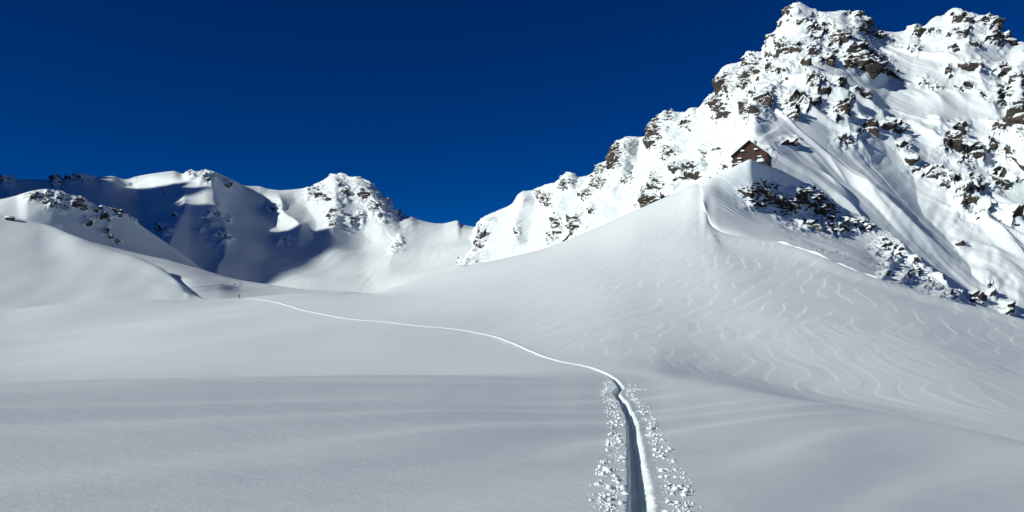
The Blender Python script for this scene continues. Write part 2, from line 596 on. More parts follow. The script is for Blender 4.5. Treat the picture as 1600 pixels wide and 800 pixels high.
def build_track(name, path, hfun, far_w):
    """a trench strip laid into the snow; returns the object and the half width along the path"""
    n = len(path)
    tan = np.gradient(path, axis=0)
    tan /= np.linalg.norm(tan, axis=1)[:, None] + 1e-9
    side = np.stack([tan[:, 1], -tan[:, 0]], -1)            # right hand side
    r = np.hypot(path[:, 0], path[:, 1])
    hw = 0.135 + (far_w - 0.135) * smooth(35, 320, r)       # half width of the trench
    dep = 0.235 + 0.12 * smooth(60, 320, r)
    prof = [(-2.6, 0), (-2.0, 0.0), (-1.5, 0.0), (-1.22, 0.015), (-1.06, 0.0), (-0.98, -0.06), (-0.93, -0.25), (-0.88, -0.5), (-0.83, -0.75), (-0.76, -0.92), (-0.62, -0.99),
            (-0.42, -1.0), (-0.28, -0.95), (-0.20, -0.94), (-0.05, -1.0), (0.06, -0.97), (0.16, -0.88), (0.28, -0.74), (0.42, -0.56), (0.58, -0.37), (0.76, -0.19),
            (0.93, -0.06), (1.06, 0.008), (1.25, 0.015), (1.5, 0.0), (2.0, 0.0), (2.6, 0)]
    K = len(prof)
    base = np.empty((n, K, 3))
    xs, ys, hs = [], [], []
    for j, (a, d) in enumerate(prof):
        w = hw * a
        wob = 0.0
        if 0.6 < abs(a) < 1.3:
            wob = 0.028 * perlin(path[:, 0] / 0.11 + j * 0.13, path[:, 1] / 0.11, a * 2) + 0.02 * perlin(path[:, 0] / 0.45, path[:, 1] / 0.45, np.sign(a) * 5)
        off = w + wob
        if abs(a) > 1.3:
            off = off + np.sign(a) * 0.0078 * r * smooth(15, 50, r) * (abs(a) - 1.3) / 1.3
        base[:, j, 0] = path[:, 0] + side[:, 0] * off
        base[:, j, 1] = path[:, 1] + side[:, 1] * off
        rough = 0.018 * fbm(base[:, j, 0] / 0.10, base[:, j, 1] / 0.10, j * 0.21, 3) if abs(a) < 1.3 else 0
        base[:, j, 2] = dep * d + rough * (0.4 + smooth(0, .3, abs(d)))
    flat = base.reshape(-1, 3)
    z0 = hfun(flat[:, 0], flat[:, 1])
    edge = np.array([abs(a) for a, d in prof])
    up = 0.002 + 0.00022 * r[:, None] * smooth(15, 60, r)[:, None]
    lift = np.where(edge > 2.3, -2.5, np.where(edge > 1.9, 0.3, 1.0)) * up
    base[..., 2] += z0.reshape(n, K) + lift
    o = sheet(name, base, M_TRACK)
    return o, hw, side

track, track_hw, track_side = build_track('ski_track', path_xy, ground_h, 0.30)
tag(track, kind='structure')
# the field is cut down under the trench
dist = path_distance(GP[..., 0].ravel(), GP[..., 1].ravel(), path_xy).reshape(gR.shape)
hwl = 0.135 + (0.30 - 0.135) * smooth(35, 320, gR)
cell = 0.0028 * gR * smooth(15, 50, gR)
GP[..., 2] -= (0.45 + 0.002 * gR) * (1 - smooth(hwl * 1.15 + cell, hwl * 1.5 + cell, np.abs(dist)))
field = tag(sheet('snow_field', GP, M_FIELD), kind='structure')

# the same snow slope going on beside and behind the viewer
ringr = np.concatenate([[0.02, 0.8, 1.7], np.geomspace(2.6, 420, 60)])
def edge_profile(c):
    rr = np.hypot(GP[:, c, 0], GP[:, c, 1])
    return np.interp(ringr, rr, GP[:, c, 2]), float(np.arctan2(GP[0, c, 0], GP[0, c, 1])), float(np.arctan2(GP[-1, c, 0], GP[-1, c, 1]))
zl, tl0, tl1 = edge_profile(0)
zr, tr0, tr1 = edge_profile(-1)
kk = np.linspace(0, 1, 70)
wr = smooth(0, 1, kk)[None, :]
fr = smooth(np.log(2.6), np.log(420), np.log(ringr))[:, None]
tR = tr0 + (tr1 - tr0) * fr
tL = tl0 + (tl1 - tl0) * fr + 2 * math.pi
th_ = (tR - 0.03) + (tL - tR + 0.06) * kk[None, :]
BK = np.empty((len(ringr), len(kk), 3))
BK[..., 0] = ringr[:, None] * np.sin(th_)
BK[..., 1] = ringr[:, None] * np.cos(th_)
BK[..., 2] = (zr[:, None] * (1 - wr) + zl[:, None] * wr) - 0.006 - 0.0006 * ringr[:, None]
BK[..., 2] += 0.4 * perlin(BK[..., 0] / 30, BK[..., 1] / 30, 3.0) * smooth(8, 40, ringr)[:, None] * np.sin(math.pi * kk)[None, :]
tag(sheet('snow_slope', BK, M_FIELD), kind='structure')
ang = np.linspace(R(-50), R(50), 40)
dr_ = np.array([0.02, 1.0, 1.9, 2.62])
DK = np.stack([dr_[:, None] * np.sin(ang), dr_[:, None] * np.cos(ang), np.broadcast_to(-0.06 * dr_[:, None] - 0.01, (4, 40)) - 0.02], -1)
tag(sheet('snow_slope', DK, M_FIELD), kind='structure')

# ------------------------------------------------------------------ knolls on the left behind the basin
def simple_sheet(name, lines, rows, u0, u1, step, mat, relief=None, rocky=None):
    us = columns(u0, u1, step, 8)
    U, V, Rg = loft(lines, us, rows)
    P = at(U, V, Rg)
    att = np.zeros(U.shape)
    if relief is not None:
        att = relief(P, U, V, Rg)
    o = sheet(name, P, mat, {'rocky': att})
    return tag(o, kind='structure'), P, us

def rel_soft(P, U, V, Rg):
    P[..., 2] += 2.0 * perlin(P[..., 0] / 55, P[..., 1] / 55, 2.2) + 0.35 * perlin(P[..., 0] / 14, P[..., 1] / 25, 5.0)
    return np.zeros(U.shape)

# slope behind with the zigzag track
back_slope, BSP, BSU = simple_sheet('back_slope', [
    L((-420, 520, 400), (100, 500, 402), (300, 476, 404), (420, 472, 410), (700, 480, 430)),
    L((-420, 480, 440), (100, 475, 430), (220, 464, 425), (270, 460, 414), (300, 457, 413), (340, 457, 417), (380, 458, 428), (480, 457.5, 450), (580, 459, 460), (700, 475, 470)),
    L((-420, 430, 500), (100, 425, 490), (200, 426, 465), (270, 432, 434), (300, 436, 427), (340, 444, 430), (380, 450, 450), (480, 455, 495), (580, 460, 500), (700, 476, 500)),
    L((-420, 360, 600), (100, 370, 600), (180, 388, 595), (240, 404, 590), (300, 419, 585), (340, 430, 580), (380, 439, 575), (430, 446.5, 570), (500, 453, 560), (560, 458, 550), (700, 478, 540)),
    L((-420, 380, 680), (100, 390, 680), (300, 432, 680), (430, 458, 650), (560, 470, 610), (700, 490, 580)),
    L((-420, 440, 760), (300, 470, 760), (560, 500, 700), (700, 520, 660)),
], [8, 40, 50, 10, 6], -420, 700, 1.7, M_FIELD, rel_soft)

snow_knoll, SKP, SKU = simple_sheet('snow_knoll', [
    L((-420, 520, 365), (0, 500, 370), (150, 485, 380), (240, 475, 390), (320, 470, 395)),
    L((-420, 490, 385), (0, 480, 390), (100, 473, 395), (180, 467, 398), (235, 464, 400), (270, 460, 402), (292, 459, 403), (300, 461, 403), (320, 468, 400)),
    L((-420, 400, 450), (0, 408, 445), (100, 418, 438), (180, 425, 430), (240, 434, 421), (265, 441, 416), (285, 449, 411), (297, 457, 409), (320, 467, 406)),
    L((-420, 290, 520), (0, 334, 510), (60, 347, 500), (120, 367, 475), (180, 389, 460), (240, 411, 442), (262, 424, 432), (280, 439, 421), (293, 451, 414), (302, 458, 412), (320, 467, 410)),
    L((-420, 300, 560), (0, 345, 545), (120, 378, 500), (180, 400, 485), (240, 421, 468), (288, 443, 442), (299, 456, 428), (320, 472, 420)),
    L((-420, 420, 640), (0, 440, 600), (180, 470, 560), (240, 478, 530), (320, 490, 480)),
], [6, 60, 60, 10, 6], -420, 320, 1.5, M_FIELD, rel_soft)

# zigzag track on the back slope and brow
bs_h = sheet_height(BSP, BSU)
zig_px = [(238, 463.6), (226, 461.5), (250, 458), (290, 452.5), (325, 448.5), (352, 445.5), (369, 443.8), (370, 442.3), (362, 439.0), (350, 435.5)]
zxy, _ = smooth_path(zig_px, BSP, BSU, 0.5, 0.002)
zig, _, _ = build_track('ski_track', zxy, bs_h, 0.55)
tag(zig, kind='structure')

# ------------------------------------------------------------------ mountains
def seg_dist(U, V, pts):
    """signed pixel distance to a polyline (positive to the right of its downhill direction) and height along it"""
    best = np.full(U.shape, 1e9); sg = np.ones(U.shape)
    for (x0, y0), (x1, y1) in zip(pts[:-1], pts[1:]):
        dx, dy = x1 - x0, y1 - y0
        t = np.clip(((U - x0) * dx + (V - y0) * dy) / (dx * dx + dy * dy), 0, 1)
        ex, ey = U - (x0 + t * dx), V - (y0 + t * dy)
        d = np.hypot(ex, ey)
        s = np.where(dx * ey - dy * ex < 0, 1, -1)
        m = d < best
        best = np.where(m, d, best); sg = np.where(m, s, sg)
    return best, sg

def rib(U, V, pts, left, right, amp):
    d, s = seg_dist(U, V, pts)
    w = np.where(s > 0, right, left)
    x = np.clip(1 - d / w, 0, 1)
    return amp * x ** 1.25

def blob(U, V, items, spread=1.0):
    m = np.zeros(U.shape)
    for it in items:
        u, v, ru, rv = it[:4]
        st = it[4] if len(it) > 4 else 1.0
        d = ((U - u) / (ru * spread)) ** 2 + ((V - v) / (rv * spread)) ** 2
        m = np.maximum(m, st * np.exp(-d * 0.7))
    return m

def craggy(P, rocky, amp, lam, seed):
    """ledges, ribs and blocks pushed out of a rocky face"""
    n = grid_normals(P)
    x, y, z = P[..., 0], P[..., 1], P[..., 2]
    warp = fbm(x / (lam * 2.2), y / (lam * 2.2), z / (lam * 2.2) + seed, 3)
    big = ridged(x / (lam * 1.6), y / (lam * 1.6), z / (lam * 2.4) + seed, 4)
    fine = ridged(x / (lam * .42) + 4, y / (lam * .42), z / (lam * .5) + seed, 3)
    q = (z + 0.35 * x + 0.2 * y) / (lam * 0.42) + 2.2 * warp
    f = q - np.floor(q)
    ledge = smooth(0, 0.75, f) * (1 - smooth(0.75, 1.0, f))
    d = rocky * (amp * (0.95 * big + 0.34 * fine - 0.5) + amp * 0.24 * ledge)
    hor = n.copy(); hor[..., 2] *= 0.6
    P += hor * d[..., None]

def flutes(P, az, amp, lam):
    """snow runnels along the fall line (azimuth az)"""
    x, y, z = P[..., 0], P[..., 1], P[..., 2]
    q = x * np.cos(az) - y * np.sin(az)
    p = x * np.sin(az) + y * np.cos(az)
    w = 0.9 * perlin(x / (lam * 6), y / (lam * 6), 3.3)
    return amp * (0.9 - 2.0 * np.abs(perlin(q / lam + w, p / (lam * 9), 1.7)) + 0.7 * perlin(q / (lam * 0.4) + w, p / (lam * 5), 6.1))

def smooth_crest(pts, us, sigma):
    a = np.array(pts, float)
    f = pchip(a[:, 0], a[:, 1], np.arange(a[0, 0], a[-1, 0] + 1))
    k = np.arange(-int(3 * sigma), int(3 * sigma) + 1)
    g = np.exp(-0.5 * (k / sigma) ** 2); g /= g.sum()
    fp = np.pad(f, len(k) // 2, mode='edge')
    sm = np.convolve(fp, g, mode='valid')
    xs = np.arange(a[0, 0], a[-1, 0] + 1)
    return [(float(q), float(np.interp(q, xs, sm))) for q in np.arange(a[0, 0], a[-1, 0] + 1, 8.0)], pchip(a[:, 0], a[:, 1], us) - np.interp(us, xs, sm)

# ---- right mountain
H_CREST = [(660, 430), (690, 400), (715, 380), (735, 362), (745, 353), (757, 341), (775, 330), (800, 318), (810, 303), (818, 299), (835, 299), (850, 290), (865, 286), (880, 277),
           (892, 271), (903, 276), (925, 272), (935, 262), (942, 257), (952, 250), (958, 240), (966, 221), (972, 217), (988, 214), (1000, 216), (1010, 214), (1014, 200),
           (1026, 189), (1036, 178), (1050, 179), (1070, 177), (1082, 168), (1088, 170), (1100, 158), (1110, 150), (1122, 140), (1125, 128), (1130, 113), (1140, 104), (1163, 98),
           (1168, 84), (1180, 85), (1190, 85), (1196, 76), (1204, 56), (1214, 46), (1222, 32), (1230, 18), (1240, 9), (1247, 7), (1256, 9), (1264, 14), (1280, 21), (1284, 20), (1300, 19),
           (1314, 16), (1324, 21), (1330, 20), (1336, 18), (1342, 22), (1350, 32), (1360, 42), (1370, 48), (1385, 49), (1397, 50), (1412, 48), (1424, 42), (1433, 41), (1437, 46),
           (1450, 36), (1462, 28), (1476, 24), (1484, 17), (1494, 13), (1501, 18), (1520, 20), (1540, 27), (1552, 33), (1558, 41), (1560, 50), (1570, 58), (1585, 67), (1600, 70),
           (1640, 80), (1700, 60), (1780, 110), (1900, 150), (2050, 260)]
hr_u = [660, 745, 850, 950, 1000, 1100, 1170, 1247, 1320, 1400, 1490, 1600, 1700, 2050]
hr_r = [1040, 1000, 880, 790, 740, 680, 640, 600, 612, 650, 690, 665, 650, 620]
hus = columns(660, 2050, 1.25, 7)
H_SM, h_dev = smooth_crest(H_CREST, hus, 14)
H_UP = [(u, v, float(np.interp(u, hr_u, hr_r))) for u, v in H_SM]
h_lines = [
    L((660, 470, 640), (720, 455, 640), (850, 425, 520), (1000, 370, 420), (1100, 335, 350), (1170, 300, 300), (1250, 330, 303), (1350, 400, 306), (1450, 480, 300), (1550, 530, 300), (1700, 600, 305), (2050, 720, 310)),
    L((660, 450, 700), (720, 425, 700), (800, 402, 630), (850, 390, 590), (1000, 330, 450), (1100, 290, 375), (1170, 255, 322), (1250, 290, 326), (1350, 360, 325), (1450, 440, 318), (1550, 490, 319), (1700, 550, 330), (2050, 660, 335)),
    L((660, 438, 820), (720, 400, 830), (800, 362, 740), (850, 340, 730), (1000, 265, 590), (1100, 220, 510), (1190, 175, 400), (1260, 170, 415), (1350, 200, 431), (1450, 250, 437), (1550, 290, 450), (1700, 320, 465), (2050, 460, 470)),
    H_UP,
    [(u, v + 14, r + 22) for u, v, r in H_UP],
    [(u, v + 160, r + 160) for u, v, r in H_UP],
]
hU, hV, hR = loft(h_lines, hus, [14, 150, 230, 12, 6])
# the jagged skyline only shapes the rock just below it
k_top = 14 + 150 + 230
below = np.maximum(hV - hV[k_top][None, :], 0)
below[k_top:] = 0
hV = hV + h_dev[None, :] * (1 - smooth(4, 42, below))
# spurs (towards the eye) and gullies (away), drawn top to bottom
hut_spur = [(1247, 12), (1262, 60), (1275, 105), (1250, 150), (1225, 185), (1195, 215), (1180, 240)]
wU, wV = hU, hV
hU = wU + 9 * perlin(wU / 40, wV / 34, 1.5) + 4 * perlin(wU / 14, wV / 12, 2.5)
hV = wV + 7 * perlin(wU / 36, wV / 40, 7.5) + 3 * perlin(wU / 12, wV / 14, 4.5)
dR = rib(hU, hV, hut_spur, 90, 150, -8)
dR += rib(hU, hV, [(1312, 55), (1335, 90), (1370, 108)], 28, 60, -22)
dR += rib(hU, hV, [(1415, 52), (1430, 90), (1455, 130), (1480, 190), (1505, 250), (1520, 310), (1560, 400), (1590, 450)], 110, 110, -7)
dR += rib(hU, hV, [(1495, 18), (1500, 70), (1535, 130), (1565, 190), (1600, 260)], 45, 80, -18)
dR += rib(hU, hV, [(1600, 90), (1592, 150), (1600, 210), (1640, 300)], 26, 80, -24)
dR += rib(hU, hV, [(1310, 140), (1316, 180), (1345, 230)], 30, 34, -9)
dR += rib(hU, hV, [(1345, 150), (1370, 185), (1420, 250)], 26, 30, -10)
dR += rib(hU, hV, [(1380, 60), (1385, 150), (1405, 240), (1450, 340), (1530, 440), (1600, 480)], 70, 70, 14)
dR += rib(hU, hV, [(1130, 118), (1130, 170), (1120, 215), (1080, 250), (1020, 310)], 48, 40, -40)
dR += rib(hU, hV, [(1190, 85), (1190, 150), (1170, 190)], 35, 35, -26)
dR += rib(hU, hV, [(1036, 180), (1050, 230), (1045, 270)], 30, 30, -22)
dR += rib(hU, hV, [(968, 220), (965, 250), (935, 290), (900, 345)], 40, 30, -40)
dR += rib(hU, hV, [(893, 272), (882, 300), (868, 340), (860, 380)], 34, 26, -36)
dR += rib(hU, hV, [(818, 300), (810, 340), (806, 370)], 26, 22, -20)
dR += rib(hU, hV, [(757, 343), (752, 370), (735, 410)], 26, 26, -34)
dR += rib(hU, hV, [(1000, 216), (995, 260), (965, 330)], 22, 22, 22)
dR += rib(hU, hV, [(1150, 105), (1160, 190), (1110, 260)], 20, 20, 12)
hU, hV = wU, wV
fade = smooth(0, 10, hV - pchip(np.array([p[0] for p in H_CREST], float), np.array([p[1] for p in H_CREST], float), hus)[None, :])
rowfade = np.ones(hU.shape); rowfade[-18:] = 0
hR = hR + dR * (0.25 + 0.75 * fade) * rowfade
HP = at(hU, hV, hR)

H_ROCKS = [(756, 366, 7, 16), (750, 385, 6, 14), (735, 412, 5, 8), (720, 408, 4, 5), (808, 360, 4, 7), (858, 313, 8, 10), (843, 305, 5, 6), (886, 287, 7, 9), (871, 352, 7, 14), (862, 370, 5, 9), (900, 347, 9, 11),
           (925, 330, 8, 8), (918, 303, 10, 8), (937, 287, 9, 10), (945, 268, 8, 8), (964, 243, 12, 14), (981, 277, 7, 9), (1026, 204, 12, 12), (1043, 184, 10, 7), (1072, 197, 9, 6), (1018, 222, 7, 7),
           (1052, 244, 11, 15), (1062, 262, 14, 7), (1085, 268, 12, 8), (1030, 286, 9, 12), (1016, 308, 9, 10), (1104, 243, 4, 10), (1130, 173, 9, 8), (1120, 160, 9, 8), (1136, 134, 12, 16), (1180, 105, 13, 14), (1165, 125, 11, 12),
           (1205, 108, 8, 8), (1221, 122, 13, 9), (1231, 79, 19, 15), (1190, 157, 12, 14), (1170, 168, 9, 11), (1180, 180, 6, 10), (1250, 34, 9, 5), (1279, 51, 20, 13), (1234, 17, 7, 5), (1212, 62, 6, 5), (1312, 60, 9, 9), (1300, 72, 8, 10), (1290, 96, 12, 5), (1268, 84, 8, 8),
           (1338, 80, 12, 10), (1347, 97, 25, 12), (1372, 108, 8, 4), (1389, 111, 10, 4), (1275, 135, 12, 10), (1259, 112, 7, 6), (1250, 160, 22, 8), (1262, 172, 5, 4), (1236, 180, 10, 6), (1310, 137, 9, 4), (1312, 173, 12, 9), (1350, 152, 8, 5), (1341, 148, 5, 4), (1292, 152, 4, 5),
           (1441, 128, 8, 6), (1458, 135, 8, 5), (1428, 80, 9, 6), (1337, 22, 7, 6), (1349, 36, 10, 9), (1366, 53, 10, 7), (1322, 18, 5, 3), (1500, 28, 12, 9), (1497, 52, 12, 8), (1537, 34, 10, 6), (1553, 41, 8, 9), (1490, 76, 8, 5), (1460, 52, 9, 5), (1516, 68, 10, 5), (1545, 58, 9, 5), (1570, 63, 14, 4), (1430, 50, 7, 5),
           (1562, 148, 14, 11), (1537, 156, 7, 5), (1481, 113, 6, 8), (1596, 176, 14, 22), (1594, 203, 9, 7), (1590, 122, 7, 9), (1506, 137, 12, 6), (1518, 100, 12, 6), (1560, 108, 12, 6), (1396, 200, 18, 7), (1356, 201, 14, 5), (1320, 222, 12, 10), (1495, 200, 14, 7), (1514, 240, 18, 14), (1487, 224, 14, 12),
           (1576, 238, 14, 7), (1545, 226, 10, 7), (1560, 200, 12, 8), (1236, 222, 8, 4), (1222, 226, 6, 3), (1452, 271, 18, 5), (1480, 285, 14, 10), (1506, 308, 17, 22), (1516, 290, 12, 10), (1562, 284, 14, 10), (1584, 350, 9, 6), (1500, 387, 4, 4), (1547, 456, 6, 6), (1420, 254, 7, 5), (1572, 478, 6, 6), (1560, 268, 10, 10),
           (1410, 232, 8, 5), (1530, 340, 9, 9), (1520, 465, 10, 6)]
rk = blob(hU + 5 * perlin(hU / 9, hV / 9, 0.5), hV + 4 * perlin(hU / 9, hV / 9, 9.5), H_ROCKS, 1.35)
# the crest zone and the left ridge are rocky all over
crest_v = pchip(np.array([p[0] for p in H_CREST], float), np.array([p[1] for p in H_CREST], float), hus)[None, :]
near_crest = 1 - smooth(6, 60, hV - crest_v)
patch = smooth(-0.15, 0.5, perlin(hU / 38, hV / 30, 3.0) + 0.1)
rk = np.maximum(rk, 0.48 * near_crest * patch * smooth(780, 900, hU))
rk = np.maximum(rk, 0.28 * patch * smooth(900, 1020, hU) * (1 - smooth(1190, 1240, hU)))
smooth_face = blob(hU, hV, [(1310, 260, 70, 45), (1380, 330, 60, 45), (1330, 120, 55, 12), (1400, 150, 40, 35), (1460, 340, 40, 50), (1170, 205, 22, 16), (1000, 240, 14, 30), (790, 360, 30, 30), (940, 330, 30, 14), (1430, 190, 30, 25), (1440, 400, 60, 40)], 1.0)
rk = rk * (1 - 0.85 * smooth_face * (1 - blob(hU, hV, H_ROCKS, 0.8)))
craggy(HP, rk * rowfade, 5.5, 8.5, 1.0)
side_mix = smooth(1150, 1260, hU)
fl = (flutes(HP, R(215), 0.9, 6.0) * (1 - side_mix) + flutes(HP, R(150), 0.6, 8.0) * side_mix) * (0.15 + 1.0 * smooth(-0.25, 0.45, perlin(HP[..., 0] / 40, HP[..., 1] / 40, 8)))
HP[..., 2] += fl * rowfade
HP[..., 2] += rowfade * 2.5 * perlin(HP[..., 0] / 34, HP[..., 1] / 34, 4.4)
# low snowy ribs running down the right face
qx = HP[..., 0] * math.cos(R(150)) - HP[..., 1] * math.sin(R(150))
px_ = HP[..., 0] * math.sin(R(150)) + HP[..., 1] * math.cos(R(150))
rb = np.clip(ridged(qx / 26 + 0.7 * perlin(px_ / 45, qx / 45, 2.0), px_ / 70, 3.3, 2) - 0.55, 0, 1)
HP[..., 2] += rowfade * smooth(8, 70, hV - crest_v) * side_mix * 7.0 * rb * smooth(-0.2, 0.3, perlin(HP[..., 0] / 55, HP[..., 1] / 55, 1.2) + 0.1)
right_mountain = tag(sheet('rocky_mountain', HP, M_MOUNT, {'rocky': rk}), kind='structure')

# ---- left cirque mountain
G_CREST = [(-420, 300), (-200, 270), (-60, 288), (0, 282), (12, 280), (30, 283), (60, 284), (80, 285), (88, 280), (97, 284), (112, 280), (130, 277), (150, 278), (160, 276), (175, 275), (195, 280), (215, 275),
           (245, 270), (272, 267), (286, 271), (295, 268), (312, 267), (328, 267), (345, 272), (365, 281), (385, 290), (405, 291), (420, 296), (436, 298), (455, 296), (480, 293), (492, 290), (500, 285), (512, 278),
           (522, 273), (532, 273), (545, 277), (555, 277), (573, 284), (585, 293), (598, 308), (612, 322), (626, 336), (640, 337), (655, 343), (670, 347), (690, 350), (705, 347), (715, 345), (722, 350), (745, 354), (800, 352), (860, 350)]
gr_u = [-420, 0, 160, 280, 330, 400, 530, 640, 745, 860]
gr_r = [1150, 1180, 1200, 1180, 1150, 1250, 1230, 1130, 1050, 1020]
gus = columns(-420, 860, 1.6, 8)
G_SM, g_dev = smooth_crest(G_CREST, gus, 12)
G_UP = [(u, v, float(np.interp(u, gr_u, gr_r))) for u, v in G_SM]
g_lines = [
    L((-420, 470, 690), (0, 460, 700), (300, 480, 700), (430, 480, 690), (560, 485, 660), (700, 475, 640), (860, 470, 620)),
    L((-420, 420, 800), (0, 410, 800), (200, 410, 800), (330, 432, 790), (430, 445, 770), (560, 448, 740), (650, 430, 730), (745, 410, 740), (860, 400, 740)),
    L((-420, 360, 960), (0, 340, 960), (200, 350, 960), (330, 360, 960), (430, 370, 990), (560, 380, 985), (650, 390, 905), (745, 378, 860), (860, 370, 840)),
    G_UP,
    [(u, v + 10, r + 30) for u, v, r in G_UP],
    [(u, v + 120, r + 220) for u, v, r in G_UP],
]
cU, cV, cR = loft(g_lines, gus, [6, 90, 130, 8, 5])
k_top = 6 + 90 + 130
below = np.maximum(cV - cV[k_top][None, :], 0)
below[k_top:] = 0
cV = cV + g_dev[None, :] * (1 - smooth(3, 32, below))
wU, wV = cU, cV
cU = wU + 8 * perlin(wU / 36, wV / 30, 1.5)
cV = wV + 6 * perlin(wU / 30, wV / 36, 7.5)
dR = rib(cU, cV, [(288, 272), (292, 300), (275, 350), (262, 400)], 60, 70, -45)
dR += rib(cU, cV, [(325, 268), (340, 310), (352, 370), (340, 430)], 50, 70, -30)
dR += rib(cU, cV, [(436, 298), (440, 325), (470, 355)], 30, 26, -45)
dR += rib(cU, cV, [(530, 274), (525, 320), (520, 360)], 50, 50, -34)
dR += rib(cU, cV, [(572, 284), (590, 320), (600, 345)], 35, 40, -26)
dR += rib(cU, cV, [(640, 340), (625, 375), (605, 410)], 40, 40, -16)
dR += rib(cU, cV, [(205, 280), (225, 330)], 60, 60, 40)
cU, cV = wU, wV
cst = pchip(np.array([p[0] for p in G_CREST], float), np.array([p[1] for p in G_CREST], float), gus)[None, :]
rf = np.ones(cU.shape); rf[-13:] = 0
cR = cR + dR * (0.2 + 0.8 * smooth(0, 14, cV - cst)) * rf
CP_ = at(cU, cV, cR)
G_ROCKS = [(5, 283, 6, 4), (14, 281, 5, 4), (85, 284, 8, 5), (108, 287, 6, 6), (125, 280, 12, 4), (322, 276, 9, 7), (300, 272, 7, 5), (354, 288, 5, 4), (337, 332, 7, 6), (325, 345, 8, 6), (353, 342, 4, 3), (250, 360, 8, 5), (258, 366, 6, 4), (346, 376, 9, 6), (352, 368, 3, 6), (314, 364, 4, 3),
           (442, 374, 7, 5), (428, 326, 6, 4), (490, 300, 9, 8), (505, 310, 12, 7), (500, 298, 10, 8), (535, 285, 12, 6), (540, 302, 8, 8), (525, 330, 8, 8), (517, 340, 5, 6), (520, 350, 6, 5), (550, 345, 6, 8), (585, 325, 9, 9), (570, 305, 10, 8), (595, 335, 6, 8), (620, 332, 6, 4), (604, 318, 6, 6), (622, 383, 5, 6), (615, 390, 5, 4), (625, 371, 3, 3), (565, 340, 6, 8), (260, 299, 4, 3), (275, 337, 4, 3)]
crk = blob(cU, cV, G_ROCKS, 1.3)
crk = np.maximum(crk, 0.45 * (1 - smooth(4, 50, cV - cst)) * smooth(470, 500, cU) * (1 - smooth(600, 640, cU)))
craggy(CP_, crk * rf, 8.0, 13.0, 5.0)
CP_[..., 2] += rf * (flutes(CP_, R(190), 0.25, 14.0) + 5.0 * perlin(CP_[..., 0] / 80, CP_[..., 1] / 80, 6.0))
left_mountain = tag(sheet('cirque_mountain', CP_, M_MOUNT, {'rocky': crk}), kind='structure')

# ---- rocky shoulder in front of the cirque
F_ROCKS = [(55, 308, 11, 4), (78, 303, 6, 3), (92, 307, 8, 4), (85, 320, 10, 5), (102, 325, 6, 5), (72, 316, 6, 3), (115, 317, 8, 5), (130, 323, 6, 4), (122, 313, 7, 4), (155, 329, 8, 4), (160, 337, 6, 7), (178, 328, 6, 3), (186, 335, 4, 4), (168, 345, 4, 5), (138, 346, 5, 5), (165, 363, 5, 3), (172, 370, 4, 3), (181, 378, 4, 5), (208, 340, 7, 3), (212, 343, 4, 3), (200, 336, 4, 3)]
def rel_shoulder(P, U, V, Rg):
    m = blob(U, V, F_ROCKS, 1.25)
    m[-8:] = 0
    craggy(P, m, 4.5, 7.0, 9.0)
    P[..., 2] += 1.5 * perlin(P[..., 0] / 40, P[..., 1] / 40, 1.0) + 0.5 * perlin(P[..., 0] / 10, P[..., 1] / 16, 1.0)
    return m
shoulder, SHP, SHU = simple_sheet('rocky_shoulder', [
    L((-420, 480, 560), (0, 440, 590), (200, 440, 620), (330, 450, 640), (420, 470, 650)),
    L((-420, 400, 640), (0, 380, 650), (100, 385, 665), (200, 400, 680), (300, 425, 690), (420, 460, 690)),
    L((-420, 345, 720), (-60, 322, 725), (0, 311, 725), (25, 306, 725), (45, 300, 720), (65, 297, 720), (78, 297, 720), (95, 300, 720), (120, 308, 722), (150, 319, 726), (185, 332, 732), (215, 348, 736), (250, 372, 740), (280, 395, 742), (330, 428, 742), (420, 470, 742)),
    L((-420, 355, 745), (0, 320, 750), (70, 306, 745), (120, 318, 748), (185, 344, 758), (250, 388, 765), (330, 445, 765), (420, 490, 765)),
    L((-420, 430, 830), (0, 420, 830), (185, 430, 830), (420, 520, 830)),
], [30, 80, 8, 5], -420, 420, 1.5, M_MOUNT, rel_shoulder)

